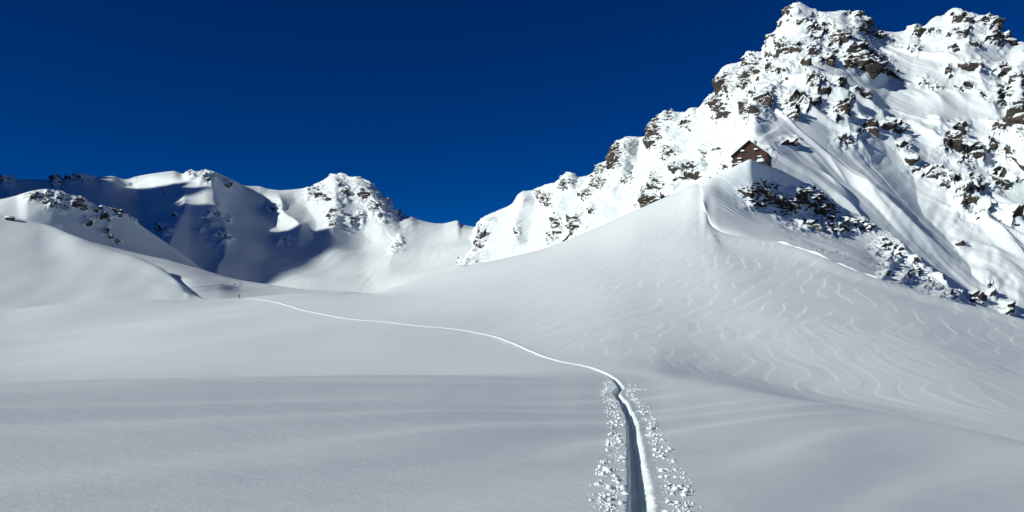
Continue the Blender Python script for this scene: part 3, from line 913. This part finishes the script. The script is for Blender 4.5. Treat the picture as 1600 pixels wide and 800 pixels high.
# ---- rocky knoll under the hut with the wind scoop
K_ROCKS = [(1172, 302, 9, 5), (1186, 318, 12, 5), (1195, 297, 14, 9), (1210, 310, 12, 9), (1228, 318, 12, 9), (1245, 308, 12, 8), (1255, 300, 9, 5), (1225, 332, 9, 6), (1281, 325, 12, 11), (1272, 315, 8, 8), (1268, 350, 20, 6), (1303, 359, 12, 6), (1296, 340, 8, 10), (1331, 352, 14, 6), (1350, 357, 9, 4), (1318, 348, 10, 7), (1380, 388, 10, 9), (1384, 406, 8, 8), (1397, 395, 8, 8), (1378, 430, 5, 3), (1425, 411, 7, 5), (1412, 432, 8, 6), (1481, 463, 12, 5), (1466, 456, 7, 4), (1455, 440, 12, 9), (1430, 425, 10, 6)]
knoll_lines = [
    L((1085, 330, 238), (1096, 350, 225), (1106, 375, 214), (1130, 390, 202), (1210, 402, 186), (1270, 420, 172), (1340, 450, 158), (1450, 488, 147), (1600, 526, 137), (2000, 640, 116)),
    L((1085, 316, 247), (1096, 316, 234), (1106, 341, 219.5), (1113, 352.5, 213.5), (1130, 366, 206.5), (1170, 374, 201), (1210, 381, 198), (1270, 400, 188), (1340, 429, 177), (1450, 466, 168), (1600, 508, 161), (2000, 630, 140)),
    L((1085, 307, 250), (1096, 307, 239.5), (1106, 320, 232), (1118, 324, 232), (1130, 329, 232), (1170, 346, 232), (1210, 361, 231), (1270, 380, 228), (1340, 403, 224), (1400, 436, 218), (1450, 459, 212), (1600, 507, 198), (2000, 622, 165)),
    L((1085, 300, 254), (1096, 292, 249), (1106, 292.5, 248), (1130, 302, 249), (1170, 318, 253), (1210, 335, 260), (1270, 357, 275), (1340, 378, 290), (1400, 411, 288), (1450, 442, 280), (1500, 468, 266), (1600, 504, 235), (2000, 615, 190)),
    L((1085, 296, 258), (1096, 286, 257), (1106, 280.5, 257), (1125, 271, 258), (1145, 261, 259), (1160, 254, 260), (1172, 249, 261), (1186, 254, 266), (1205, 261, 275), (1230, 271, 285), (1255, 284, 293), (1280, 300, 300), (1305, 318, 305), (1330, 330, 309), (1355, 343, 311), (1380, 358, 311), (1405, 374, 308), (1430, 400, 303), (1460, 428, 296), (1500, 462, 285), (1600, 505, 268), (2000, 615, 220)),
    L((1085, 310, 268), (1106, 292, 268), (1145, 272, 268), (1163, 262, 269), (1180, 266, 273), (1205, 272, 285), (1255, 297, 304), (1305, 335, 316), (1355, 362, 322), (1405, 396, 320), (1460, 452, 308), (1500, 486, 297), (1600, 530, 280), (2000, 640, 230)),
    L((1085, 330, 290), (1106, 300, 290), (1145, 270, 290), (1163, 264, 290), (1180, 264, 292), (1205, 272, 304), (1255, 310, 322), (1305, 350, 334), (1355, 390, 340), (1405, 430, 338), (1500, 520, 315), (1600, 560, 300), (2000, 690, 250)),
    L((1085, 345, 330), (1106, 330, 330), (1163, 290, 330), (1205, 300, 335), (1305, 390, 355), (1405, 470, 360), (1500, 550, 345), (1600, 600, 330), (2000, 740, 280)),
]
kus = columns(1085, 2000, 1.2, 8)
kU, kV, kR = loft(knoll_lines, kus, [8, 30, 50, 90, 20, 12, 10])
KP = at(kU, kV, kR)
krk = blob(kU + 4 * perlin(kU / 9, kV / 9, 0.5), kV + 3 * perlin(kU / 9, kV / 9, 9.5), K_ROCKS, 1.5)
krf = np.ones(kU.shape); krf[-36:] = np.linspace(1, 0, 36)[:, None] ** 2
hut_flat = np.exp(-(((kU - 1170) / 40) ** 2)) * smooth(252, 262, kR)
craggy(KP, krk * krf * (1 - hut_flat), 3.0, 4.6, 3.0)
x, y = KP[..., 0], KP[..., 1]
rowi = np.arange(kU.shape[0])[:, None] * np.ones(kU.shape)
scoop = smooth(1106, 1122, kU) * smooth(11, 26, rowi) * (1 - smooth(235, 250, kR))
ph = (x * 0.35 + y * 0.75) / 4.2 + 1.6 * perlin(x / 12, y / 14, 1.1)
KP[..., 2] += scoop * 0.28 * stepwave(-ph) * smooth(-0.2, 0.3, perlin(x / 16, y / 16, 2.7) + 0.15)
KP[..., 2] += (1 - hut_flat) * (0.5 * perlin(x / 12, y / 18, 3.3) * krf + 0.6 * flutes(KP, R(130), 0.3, 3.0) * smooth(246, 256, kR) * krf)
knoll = tag(sheet('hut_knoll', KP, M_MOUNT, {'rocky': krk * 0.64}), kind='structure')

# ---- high ridge to the left of the view that shades the cirque
def shade_ridge():
    # where the edge of the big shadow lies on the cirque: follow the sunlight back to the ridge that casts it
    edge = [(-60, 320), (0, 318), (160, 280), (200, 283), (260, 289), (285, 294), (330, 309), (375, 331), (400, 334), (440, 341), (470, 350), (500, 357), (530, 361), (562, 370), (530, 388), (500, 402), (465, 422), (430, 441)]
    pts = []
    for u, v in edge:
        p = on_sheet(CP_, gus, u, v)
        k = (-1150 - p[0]) / SUN_DIR[0]
        pts.append(p + SUN_DIR * k)
    return np.array(pts)
EDGE = shade_ridge()
o_ = np.argsort(EDGE[:, 1])
ey, ez = EDGE[o_, 1], EDGE[o_, 2]
ys = np.linspace(ey.min() - 500, ey.max() + 260, 150)
tt = np.linspace(-1, 1, 41)
top = np.interp(ys, ey, ez)
top = np.where(ys > ey.max(), ez[-1] - (ys - ey.max()) * 1.1, top)
top = np.where(ys < ey.min(), ez[0] - (ey.min() - ys) * 0.9, top)
top = np.maximum(top, -20)
SR = np.empty((len(ys), len(tt), 3))
SR[..., 0] = -1150 + tt[None, :] * np.maximum(top, 40)[:, None] * 1.05
SR[..., 1] = ys[:, None]
SR[..., 2] = top[:, None] * (1 - np.abs(tt)[None, :] ** 0.9) - 30 * np.abs(tt)[None, :]
sr_r = np.full(SR.shape[:2], 0.6)
craggy(SR, sr_r * np.abs(tt)[None, :] ** 0.4, 24, 40, 2.0)
shade = tag(sheet('side_mountain', SR, M_MOUNT, {'rocky': sr_r}), kind='structure')

# ------------------------------------------------------------------ bare rock outcrops of the mountains
def ico(sub):
    bm = bmesh.new()
    bmesh.ops.create_icosphere(bm, subdivisions=sub, radius=1.0)
    v = np.array([p.co[:] for p in bm.verts])
    f = np.array([[q.index for q in p.verts] for p in bm.faces])
    bm.free()
    return v, f
ICO3, ICO3F = ico(3)
ICO1, ICO1F = ico(1)
ICO2, ICO2F = ico(2)

def facet_shape(dirs, seed, planes=16, lo=0.5, hi=1.0, cap=1.25):
    """radius of a broken stone with flat faces"""
    rs = np.random.RandomState(seed)
    n = rs.normal(size=(planes, 3)); n /= np.linalg.norm(n, axis=1)[:, None]
    d = rs.uniform(lo, hi, planes)
    c = dirs @ n.T
    rad = np.where(c > 0.05, d / np.maximum(c, 0.05), 9.0).min(1)
    return np.minimum(rad, cap)

rock_meshes = []
for k in range(10):
    rad = facet_shape(ICO3, 100 + k, 22)
    rad = rad + 0.22 * (ridged(ICO3[:, 0] * 1.7 + k, ICO3[:, 1] * 1.7, ICO3[:, 2] * 2.6, 3) - 0.6) + 0.10 * fbm(ICO3[:, 0] * 4, ICO3[:, 1] * 4, ICO3[:, 2] * 4 + k, 2)
    me = bpy.data.meshes.new('rock_outcrop')
    fast_mesh(me, ICO3 * rad[:, None], ICO3F)
    me.materials.append(M_ROCK)
    rock_meshes.append(me)

def place_rocks(parent, P, us, items, min_r, scale=1.0, depth=0.6, seed=0):
    rs = random.Random(seed)
    nrm = grid_normals(P)
    for k, it in enumerate(items):
        u, v, ru, rv = it[:4]
        if max(ru, rv) < min_r:
            continue
        rv = max(rv, ru * 0.62)
        p = on_sheet(P, us, u, v)
        c = int(round(np.interp(u, us, np.arange(len(us)))))
        i = int(np.argmin(((P[:, c] - p) ** 2).sum(1)))
        n = nrm[max(0, i - 6):i + 7, max(0, c - 6):c + 7].reshape(-1, 3).mean(0)
        n = Vector(n).normalized()
        m = math.hypot(p[0], p[1]) / F
        o = bpy.data.objects.new('rock_outcrop', rock_meshes[rs.randrange(len(rock_meshes))])
        coll.objects.link(o)
        o.parent = parent
        view = Vector((p[0], p[1], 0)).normalized()
        xax = Vector((view.y, -view.x, 0))
        zax = (Vector((0, 0, 1)) * 0.8 - view * -0.25).normalized()
        zax = (zax - xax * zax.dot(xax)).normalized()
        yax = zax.cross(xax)
        tilt = Matrix.Rotation(rs.uniform(-0.2, 0.75), 3, 'Y') @ Matrix.Rotation(rs.uniform(-0.4, 0.4), 3, 'X')
        rot = Matrix((xax, yax, zax)).transposed() @ tilt
        k_ = scale * (1.2 if ru >= 12 else 0.95)
        sx, sz = ru * m * k_, rv * m * k_
        o.matrix_world = Matrix.Translation(Vector(p) - n * 0.50 * min(sx, sz)) @ rot.to_4x4() @ Matrix.Diagonal((sx, max(sx, sz) * depth, sz, 1))

H_BY_HUT = [(1129, 236, 4, 9), (1131, 252, 8, 8), (1139, 254, 7, 6)]
place_rocks(right_mountain, HP, hus, H_ROCKS + H_BY_HUT, 8, 1.0, 0.38, 1)
place_rocks(left_mountain, CP_, gus, G_ROCKS, 6, 0.85, 0.42, 2)
place_rocks(shoulder, SHP, SHU, F_ROCKS, 4, 0.85, 0.5, 3)
place_rocks(knoll, KP, kus, K_ROCKS, 9, 0.7, 0.40, 4)

# ------------------------------------------------------------------ small builders
class MB:
    def __init__(self): self.v, self.f = [], []
    def add(self, v, f):
        n = len(self.v)
        self.v += [tuple(p) for p in v]
        self.f += [tuple(i + n for i in q) for q in f]
        return self
    def box(self, x0, x1, y0, y1, z0, z1):
        return self.add([(x0, y0, z0), (x1, y0, z0), (x1, y1, z0), (x0, y1, z0), (x0, y0, z1), (x1, y0, z1), (x1, y1, z1), (x0, y1, z1)],
                        [(0, 3, 2, 1), (4, 5, 6, 7), (0, 1, 5, 4), (1, 2, 6, 5), (2, 3, 7, 6), (3, 0, 4, 7)])
    def prism(self, poly, y0, y1):
        """polygon in x/z, counter-clockwise seen from -Y, extruded along Y"""
        n = len(poly)
        v = [(x, y0, z) for x, z in poly] + [(x, y1, z) for x, z in poly]
        f = [tuple(range(n)), tuple(range(2 * n - 1, n - 1, -1))]
        f += [(i, i + n, (i + 1) % n + n, (i + 1) % n) for i in range(n)]
        return self.add(v, f)
    def tube(self, pts, radii, k=8):
        pts = [Vector(p) for p in pts]
        n0 = len(self.v)
        for i, p in enumerate(pts):
            d = (pts[min(i + 1, len(pts) - 1)] - pts[max(i - 1, 0)]).normalized()
            a = d.orthogonal().normalized(); b = d.cross(a)
            r = radii[i] if isinstance(radii, (list, tuple)) else radii
            for j in range(k):
                t = 2 * math.pi * j / k
                self.v.append(tuple(p + a * math.cos(t) * r + b * math.sin(t) * r))
        for i in range(len(pts) - 1):
            for j in range(k):
                a0, a1 = n0 + i * k + j, n0 + i * k + (j + 1) % k
                self.f.append((a0, a1, a1 + k, a0 + k))
        self.f.append(tuple(n0 + j for j in range(k))[::-1])
        self.f.append(tuple(n0 + (len(pts) - 1) * k + j for j in range(k)))
        return self
    def heap(self, x0, x1, y0, y1, z, h, seed=0, nx=12, ny=6):
        """rounded heap of snow on a rectangle"""
        n0 = len(self.v)
        for j in range(ny + 1):
            for i in range(nx + 1):
                a, b = i / nx, j / ny
                e = (1 - abs(2 * a - 1) ** 3) * (1 - abs(2 * b - 1) ** 3)
                zz = z + h * e ** 0.5 * (0.85 + 0.3 * float(perlin(a * 3 + seed, b * 3, seed * 1.7)))
                self.v.append((x0 + (x1 - x0) * a, y0 + (y1 - y0) * b, zz))
        w = nx + 1
        for j in range(ny):
            for i in range(nx):
                q = n0 + j * w + i
                self.f.append((q, q + 1, q + 1 + w, q + w))
        return self
    def build(self, name, mat, parent=None, smooth_shade=False):
        return mesh_object(name, self.v, self.f, mat, parent, smooth_shade)

def empty(name, loc, rz=0.0):
    o = bpy.data.objects.new(name, None)
    coll.objects.link(o)
    o.empty_display_size = 0.5
    o.location = loc
    o.rotation_euler = (0, 0, rz)
    return o

# ------------------------------------------------------------------ the hut
M_WOOD = plain_material('weathered_red_brown_boards', (0.056, 0.023, 0.013), 0.8, 0.55, 1.6, 0.5, (3.0, 1.0, 0.5))
M_TRIM = plain_material('dark_tarred_wood', (0.022, 0.017, 0.014), 0.8, 0.3, 2.0, 0.3)
M_PANE = plain_material('dark_window_glass', (0.02, 0.024, 0.03), 0.15, 0.2, 1.0, 0.0)
M_FRAME = plain_material('brown_window_frame', (0.10, 0.045, 0.025), 0.7, 0.3, 3.0, 0.2)
M_STONE = plain_material('rubble_stone', (0.12, 0.10, 0.085), 0.9, 0.4, 1.2, 0.6)

hp = at(1171.5, 262, 276)
YAW = R(-9)
hut = empty('mountain_hut', (hp[0], hp[1], hp[2] - 0.7), YAW - math.atan2(hp[0], hp[1]))
tag(hut, 'red-brown wooden mountain hut with a steep gable on the snowy ridge crest', 'hut')
W, DEP, EAVE, RIDGE = 5.9, 11.0, 5.3, 10.1          # half width, depth, eave and ridge height
MB().prism([(-W, 0.0), (W, 0.0), (W, EAVE), (0, RIDGE - 0.15), (-W, EAVE)], 0, DEP).build('wall', M_WOOD, hut)
MB().box(-W - 0.12, W + 0.12, -0.12, DEP + 0.1, -2.5, 0.55).build('foundation', M_STONE, hut)
# vertical cover boards of the gable
for i in range(19):
    xx = -W + 0.35 + i * (2 * W - 0.7) / 18
    zt = RIDGE - 0.35 - abs(xx) * (RIDGE - EAVE) / W
    MB().box(xx - 0.055, xx + 0.055, -0.05, -0.002, 0.56, zt).build('board', M_WOOD, hut)
sl = (RIDGE - EAVE) / W
ov = 0.45
roof = MB()
for sgn in (-1, 1):
    x0, z0 = sgn * (W + ov), EAVE - sl * ov
    poly = [(0, RIDGE), (x0, z0), (x0, z0 + 0.32), (0, RIDGE + 0.34)]
    if sgn > 0: poly = poly[::1]
    roof.prism(poly if sgn < 0 else poly[::-1], -1.0, DEP + 0.8)
ro = roof.build('roof', M_TRIM, hut)
rs_ = MB()
for sgn in (-1, 1):
    th = 0.40 if sgn < 0 else 0.22
    x0, z0 = sgn * (W + ov - 0.1), EAVE - sl * (ov - 0.1) + 0.335
    poly = [(0, RIDGE + 0.345), (x0, z0), (x0 - sgn * 0.12, z0 + th * 0.8), (x0 - sgn * 0.5, z0 + th + 0.25), (0, RIDGE + 0.345 + th)]
    rs_.prism(poly if sgn < 0 else poly[::-1], -0.82, DEP + 0.7)
rs_.build('roof_snow', M_SNOWCAP, ro)
MB().box(0.7, 1.5, 6.0, 6.9, RIDGE - 1.2, RIDGE + 1.2).build('chimney', M_STONE, ro)

def window(x, z, w, h, cap):
    f = MB()
    f.box(x - w / 2 - 0.12, x - w / 2, -0.12, 0.0, z - 0.1, z + h + 0.1).box(x + w / 2, x + w / 2 + 0.12, -0.12, 0.0, z - 0.1, z + h + 0.1)
    f.box(x - w / 2, x + w / 2, -0.12, 0.0, z + h, z + h + 0.1).box(x - w / 2 - 0.2, x + w / 2 + 0.2, -0.28, 0.0, z - 0.2, z - 0.101)
    f.box(x - 0.04, x + 0.04, -0.10, 0.0, z, z + h)
    wo_ = f.build('window', M_FRAME, hut)
    MB().box(x - w / 2, x + w / 2, -0.065, -0.004, z, z + h).build('pane', M_PANE, wo_)
    for dz, hh in cap:
        m = MB().heap(x - w / 2 - 0.35, x + w / 2 + 0.35, -0.75, 0.02, z + dz, hh, x + dz)
        m.build('snow_cap', M_SNOWCAP, wo_, True)
    # little canopy board carrying the upper cap
    if cap:
        MB().box(x - w / 2 - 0.35, x + w / 2 + 0.35, -0.72, 0.0, z + cap[0][0] - 0.09, z + cap[0][0] - 0.01).build('canopy', M_TRIM, wo_)
window(-2.3, 5.6, 0.8, 0.9, [(1.06, 0.62)])
window(2.2, 5.8, 0.8, 0.9, [(1.06, 0.62)])
window(-3.4, 3.0, 0.9, 0.9, [(1.05, 0.55), (-0.12, 0.5)])
window(3.5, 3.2, 0.9, 0.9, [(1.05, 0.55), (-0.12, 0.5)])
window(0.0, 3.1, 0.9, 1.0, [])
window(4.9, 4.3, 0.5, 0.5, [])
# snow-laden canopy over the door on the left
pr = MB().prism([(-5.3, 1.95), (-1.9, 1.95), (-1.9, 2.08), (-5.3, 2.08)], -1.7, -0.06).build('porch_roof', M_TRIM, hut)
MB().heap(-5.4, -1.8, -1.75, 0.0, 2.085, 0.55, 4).build('porch_snow', M_SNOWCAP, pr, True)
for px_ in (-5.1, -2.1):
    MB().box(px_ - 0.09, px_ + 0.09, -1.6, -1.42, -0.5, 1.949).build('post', M_TRIM, hut)
dr = MB().box(-3.4, -2.3, -0.11, -0.052, -0.1, 1.9).build('door', M_TRIM, hut)
MB().box(-2.5, -2.42, -0.17, -0.112, 0.85, 1.05).build('handle', M_STONE, dr)
# lean-to on the right with a heap of snow on it
an = MB().box(2.8, 6.3, -3.0, 2.6, -2.5, 1.95).build('annex', M_TRIM, hut)
MB().box(2.6, 6.5, -3.25, 2.8, 1.951, 2.1).build('annex_roof', M_TRIM, an)
MB().heap(2.6, 5.5, -3.2, 2.7, 2.101, 1.7, 7).build('annex_snow', M_SNOWCAP, an, True)
MB().box(4.4, 5.2, -3.05, -3.002, 0.55, 1.25).build('window_pane', M_PANE, an)
MB().heap(4.2, 5.4, -3.5, -3.0, 0.4, 0.5, 9).build('sill_snow', M_SNOWCAP, an, True)

# ------------------------------------------------------------------ summit cross
cp_ = on_sheet(HP, hus, 1246, 9)
cross = empty('summit_cross', (cp_[0], cp_[1], cp_[2] - 0.6))
tag(cross, 'thin wooden cross standing on the highest rocky summit', 'cross')
M_CROSS = plain_material('weathered_grey_wood', (0.22, 0.19, 0.16), 0.8, 0.2, 3, 0.2)
MB().box(-0.13, 0.13, -0.13, 0.13, 0, 4.4).build('post', M_CROSS, cross)
MB().box(-0.95, -0.131, -0.10, 0.10, 3.1, 3.34).box(0.131, 0.95, -0.10, 0.10, 3.1, 3.34).build('crossbar', M_CROSS, cross)

# ------------------------------------------------------------------ ski tourer on the rim of the basin
def skin_mesh(name, joints, edges, root, mat, sub=2):
    me = bpy.data.meshes.new(name)
    me.from_pydata([j[:3] for j in joints], edges, [])
    tmp = bpy.data.objects.new(name, me)
    coll.objects.link(tmp)
    sk = tmp.modifiers.new('skin', 'SKIN')
    sk.use_smooth_shade = True
    if not me.skin_vertices:
        bpy.context.view_layer.objects.active = tmp
    for i, j in enumerate(joints):
        me.skin_vertices[0].data[i].radius = (j[3], j[4] if len(j) > 4 else j[3])
        me.skin_vertices[0].data[i].use_root = (i == root)
    ss = tmp.modifiers.new('sub', 'SUBSURF')
    ss.levels = ss.render_levels = sub
    dg = bpy.context.evaluated_depsgraph_get()
    ev = tmp.evaluated_get(dg)
    out = bpy.data.meshes.new_from_object(ev)
    out.name = name
    bpy.data.objects.remove(tmp)
    bpy.data.meshes.remove(me)
    out.polygons.foreach_set('use_smooth', np.ones(len(out.polygons), dtype=bool))
    out.materials.clear()
    out.materials.append(mat)
    return out

M_CLOTH = plain_material('dark_ski_clothing', (0.010, 0.010, 0.014), 0.8, 0.3, 9, 0.2)
M_PACK = plain_material('dark_red_backpack', (0.05, 0.008, 0.008), 0.7, 0.3, 9, 0.2)
M_GEAR = plain_material('black_ski_gear', (0.012, 0.012, 0.013), 0.5, 0.2, 9, 0.1)
M_SKIN = plain_material('skin', (0.45, 0.28, 0.2), 0.6, 0.1, 9, 0.0)

def make_person(loc, rz):
    J = [(0, 0, 0.98, .15, .12),                                                    # 0 pelvis
         (0, 0.02, 1.18, .15, .11), (0, 0.05, 1.38, .17, .12), (0, 0.06, 1.50, .09, .08), (0, 0.07, 1.57, .055),   # spine, neck
         (0, 0.09, 1.66, .085, .095), (0, 0.09, 1.76, .075, .09),                   # head
         (-0.11, 0.0, 0.92, .095), (-0.12, 0.20, 0.52, .07), (-0.12, 0.16, 0.14, .055), (-0.12, 0.33, 0.08, .045),     # left leg forward
         (0.11, 0.0, 0.92, .095), (0.12, -0.06, 0.52, .07), (0.12, -0.26, 0.18, .055), (0.12, -0.12, 0.08, .045),      # right leg back
         (-0.20, 0.05, 1.43, .07), (-0.27, 0.03, 1.16, .052), (-0.29, 0.25, 1.06, .042), (-0.29, 0.34, 1.08, .04),     # left arm
         (0.20, 0.05, 1.43, .07), (0.27, 0.10, 1.16, .052), (0.29, 0.36, 1.12, .042), (0.29, 0.45, 1.16, .04)]        # right arm
    E = [(0, 1), (1, 2), (2, 3), (3, 4), (4, 5), (5, 6), (0, 7), (7, 8), (8, 9), (9, 10), (0, 11), (11, 12), (12, 13), (13, 14),
         (2, 15), (15, 16), (16, 17), (17, 18), (2, 19), (19, 20), (20, 21), (21, 22)]
    # five fingers curled round each pole grip
    for hand, base, sx in ((18, (-0.29, 0.34, 1.08), -1), (22, (0.29, 0.45, 1.16), 1)):
        for q in range(4):
            dz = 0.027 - 0.018 * q
            n = len(J)
            J.append((base[0] - sx * 0.015, base[1] + 0.045, base[2] + dz, .010))
            J.append((base[0] - sx * 0.045, base[1] + 0.055, base[2] + dz, .009))
            J.append((base[0] - sx * 0.058, base[1] + 0.028, base[2] + dz, .008))
            E += [(hand, n), (n, n + 1), (n + 1, n + 2)]
        n = len(J)
        J.append((base[0] - sx * 0.035, base[1] - 0.005, base[2] + 0.038, .011))
        J.append((base[0] - sx * 0.058, base[1] + 0.02, base[2] + 0.045, .009))
        E += [(hand, n), (n, n + 1)]
    body = bpy.data.objects.new('person', skin_mesh('person', J, E, 0, M_CLOTH, 1))
    coll.objects.link(body)
    body.location = loc
    body.rotation_euler = (0, 0, rz)
    tag(body, 'lone ski tourer in dark clothes walking the track on the basin rim', 'person')
    face = MB()
    face.add(ICO2 * np.array([.062, .045, .085]) + np.array([0, 0.155, 1.69]), ICO2F)
    face.add(ICO1 * np.array([.014, .022, .02]) + np.array([0, 0.205, 1.69]), ICO1F)
    for sx in (-1, 1):
        face.add(ICO1 * .012 + np.array([sx * .028, .193, 1.715]), ICO1F)
    face.build('face', M_SKIN, body, True)
    pk = MB()
    pk.add(ICO2 * np.array([.17, .12, .29]) + np.array([0, -0.14, 1.30]), ICO2F)
    pk.build('backpack', M_PACK, body, True)
    for sx, y0 in ((-0.12, 0.22), (0.12, -0.16)):
        m = MB()
        for a, b, z0, z1 in ((-0.75, 0.70, 0.005, 0.03),):
            m.box(sx - 0.05, sx + 0.05, y0 + a, y0 + b, z0, z1)
        m.add([(sx - .05, y0 + .70, .005), (sx + .05, y0 + .70, .005), (sx + .03, y0 + .9, .09), (sx - .03, y0 + .9, .09),
               (sx - .05, y0 + .70, .03), (sx + .05, y0 + .70, .03), (sx + .03, y0 + .9, .105), (sx - .03, y0 + .9, .105)],
              [(0, 1, 2, 3), (4, 7, 6, 5), (0, 4, 5, 1), (2, 6, 7, 3), (1, 5, 6, 2), (3, 7, 4, 0)])
        m.build('ski', M_GEAR, body)
    for gx, gy, gz, ty in ((-0.335, 0.37, 1.08, 0.55), (0.335, 0.48, 1.16, 0.40)):
        po = MB().tube([(gx, gy, gz + 0.08), (gx, gy, gz - 0.05), (gx * 1.1, ty, 0.0)], [.017, .012, .008], 6).build('ski_pole', M_GEAR, body)
        MB().tube([(gx * 1.095, ty - 0.003, 0.09), (gx * 1.096, ty - 0.002, 0.10)], .045, 8).build('basket', M_GEAR, po)
    return body

pp = on_sheet(GP, US, 374, 466.5)
ph_ = float(ground_h(np.array([pp[0]]), np.array([pp[1]]))[0])
make_person((pp[0], pp[1], ph_ + 0.02), R(20))

# ------------------------------------------------------------------ snow-capped boulder on the left knoll
bq = on_sheet(SKP, SKU, 15, 344)
bl = bpy.data.objects.new('boulder', rock_meshes[3])
coll.objects.link(bl)
bl.location = (bq[0], bq[1], bq[2] + 0.4)
bl.scale = (3.0, 2.4, 2.0)
tag(bl, 'small dark boulder poking from the smooth snow knoll at the left edge', 'boulder')
MB().add(ICO2 * np.array([.95, .9, .42]) + np.array([0, 0, .62]), ICO2F).build('snow_cap', M_SNOWCAP, bl, True)

# ------------------------------------------------------------------ broken snow beside the track
rnd = np.random.RandomState(11)
chunk_meshes = []
for k in range(14):
    src, fc = ICO1, ICO1F
    rad = facet_shape(src, 300 + k, 9, 0.35, 1.0, 1.5)
    v = src * rad[:, None] * np.array([1.0, rnd.uniform(.55, 1.0), rnd.uniform(.35, .8)])
    v = v + rnd.uniform(-.16, .16, v.shape)
    me = bpy.data.meshes.new('snow_chunk')
    fast_mesh(me, v, fc)
    me.materials.append(M_CHUNK)
    chunk_meshes.append((me, v))

pr_ = np.hypot(path_xy[:, 0], path_xy[:, 1])
seg_ok = np.nonzero((pr_ > 5.2) & (pr_ < 34))[0]
def scatter(n, size_lo, size_hi, seed):
    rs = np.random.RandomState(seed)
    out = []
    # walk the path at even distances, clumped by noise
    wts = np.gradient(path_s)[seg_ok]
    wts = wts / wts.sum()
    while len(out) < n:
        i = rs.choice(seg_ok, p=wts)
        side = -1 if rs.rand() < 0.52 else 1
        off = (0.16 + 0.38 * rs.beta(1.3, 1.8) + abs(rs.normal(0, 0.07))) if side < 0 else (0.23 + 0.34 * rs.beta(1.6, 1.8) + abs(rs.normal(0, 0.07)))
        if pr_[i] > 20: off *= 1.15
        if off > 0.85: continue
        x, y = path_xy[i] + track_side[i] * side * off + rs.normal(0, .02, 2)
        dens = float(perlin(x / 0.28, y / 0.5, 3.1)) + 0.6 * float(perlin(x / 0.11, y / 0.2, 1.1))
        if rs.rand() > 0.30 + 1.7 * dens: continue
        s_ = size_lo * (size_hi / size_lo) ** (rs.rand() ** 1.8)
        s_ *= 1.0 if off < 0.5 else 0.8
        out.append((x, y, s_, side, rs.randint(len(chunk_meshes)), rs.uniform(0, 6.28), rs.uniform(-.6, .6), rs.uniform(-.6, .6)))
    return out

big = scatter(1400, 0.017, 0.068, 5)
small = scatter(5000, 0.007, 0.022, 6)
# broken steps leading off to the right at the bend
i0 = int(np.argmin(np.abs(pr_ - 31.0)))
for k in range(110):
    t = rnd.rand()
    x, y = path_xy[i0] + np.array([0.15 + 1.0 * t, 0.10 + 0.25 * t]) + rnd.normal(0, 1, 2) * np.array([.10, .38]) * (1 - .5 * t)
    (big if k < 40 else small).append((x, y, rnd.uniform(.018, .045) if k < 40 else rnd.uniform(.010, .022), 1, rnd.randint(14), rnd.uniform(0, 6.28), 0.2, 0.1))
big.sort(key=lambda c: -c[2] / math.hypot(c[0], c[1]))
small += big[300:]
big = big[:300]
hz = ground_h(np.array([c[0] for c in big]), np.array([c[1] for c in big]))
for c, z in zip(big, hz):
    o = bpy.data.objects.new('snow_chunk', chunk_meshes[c[4]][0])
    coll.objects.link(o)
    o.location = (c[0], c[1], z + c[2] * 0.28)
    o.rotation_euler = (c[6], c[7], c[5])
    o.scale = (c[2],) * 3
    if c[3] < 0:
        tag(o, 'crumbly white snow chunk lying left of the ski track trench', 'snow chunk', 'snow chunks left of the track')
    else:
        tag(o, 'crumbly white snow chunk lying right of the ski track trench', 'snow chunk', 'snow chunks right of the track')
hz = ground_h(np.array([c[0] for c in small]), np.array([c[1] for c in small]))
vs, fs, nv = [], [], 0
for c, z in zip(small, hz):
    v = chunk_meshes[c[4]][1] @ np.array(Matrix.Rotation(c[5], 3, 'Z') @ Matrix.Rotation(c[6], 3, 'X')).T * c[2]
    vs.append(v + np.array([c[0], c[1], z + c[2] * 0.25]))
    fs.append(ICO1F + nv)
    nv += len(v)
crumbs = mesh_object('snow_crumbs', np.concatenate(vs), np.concatenate(fs), M_CHUNK, None, False)
tag(crumbs, 'fine broken snow crumbs strewn along both sides of the track', 'snow crumbs', kind='stuff')
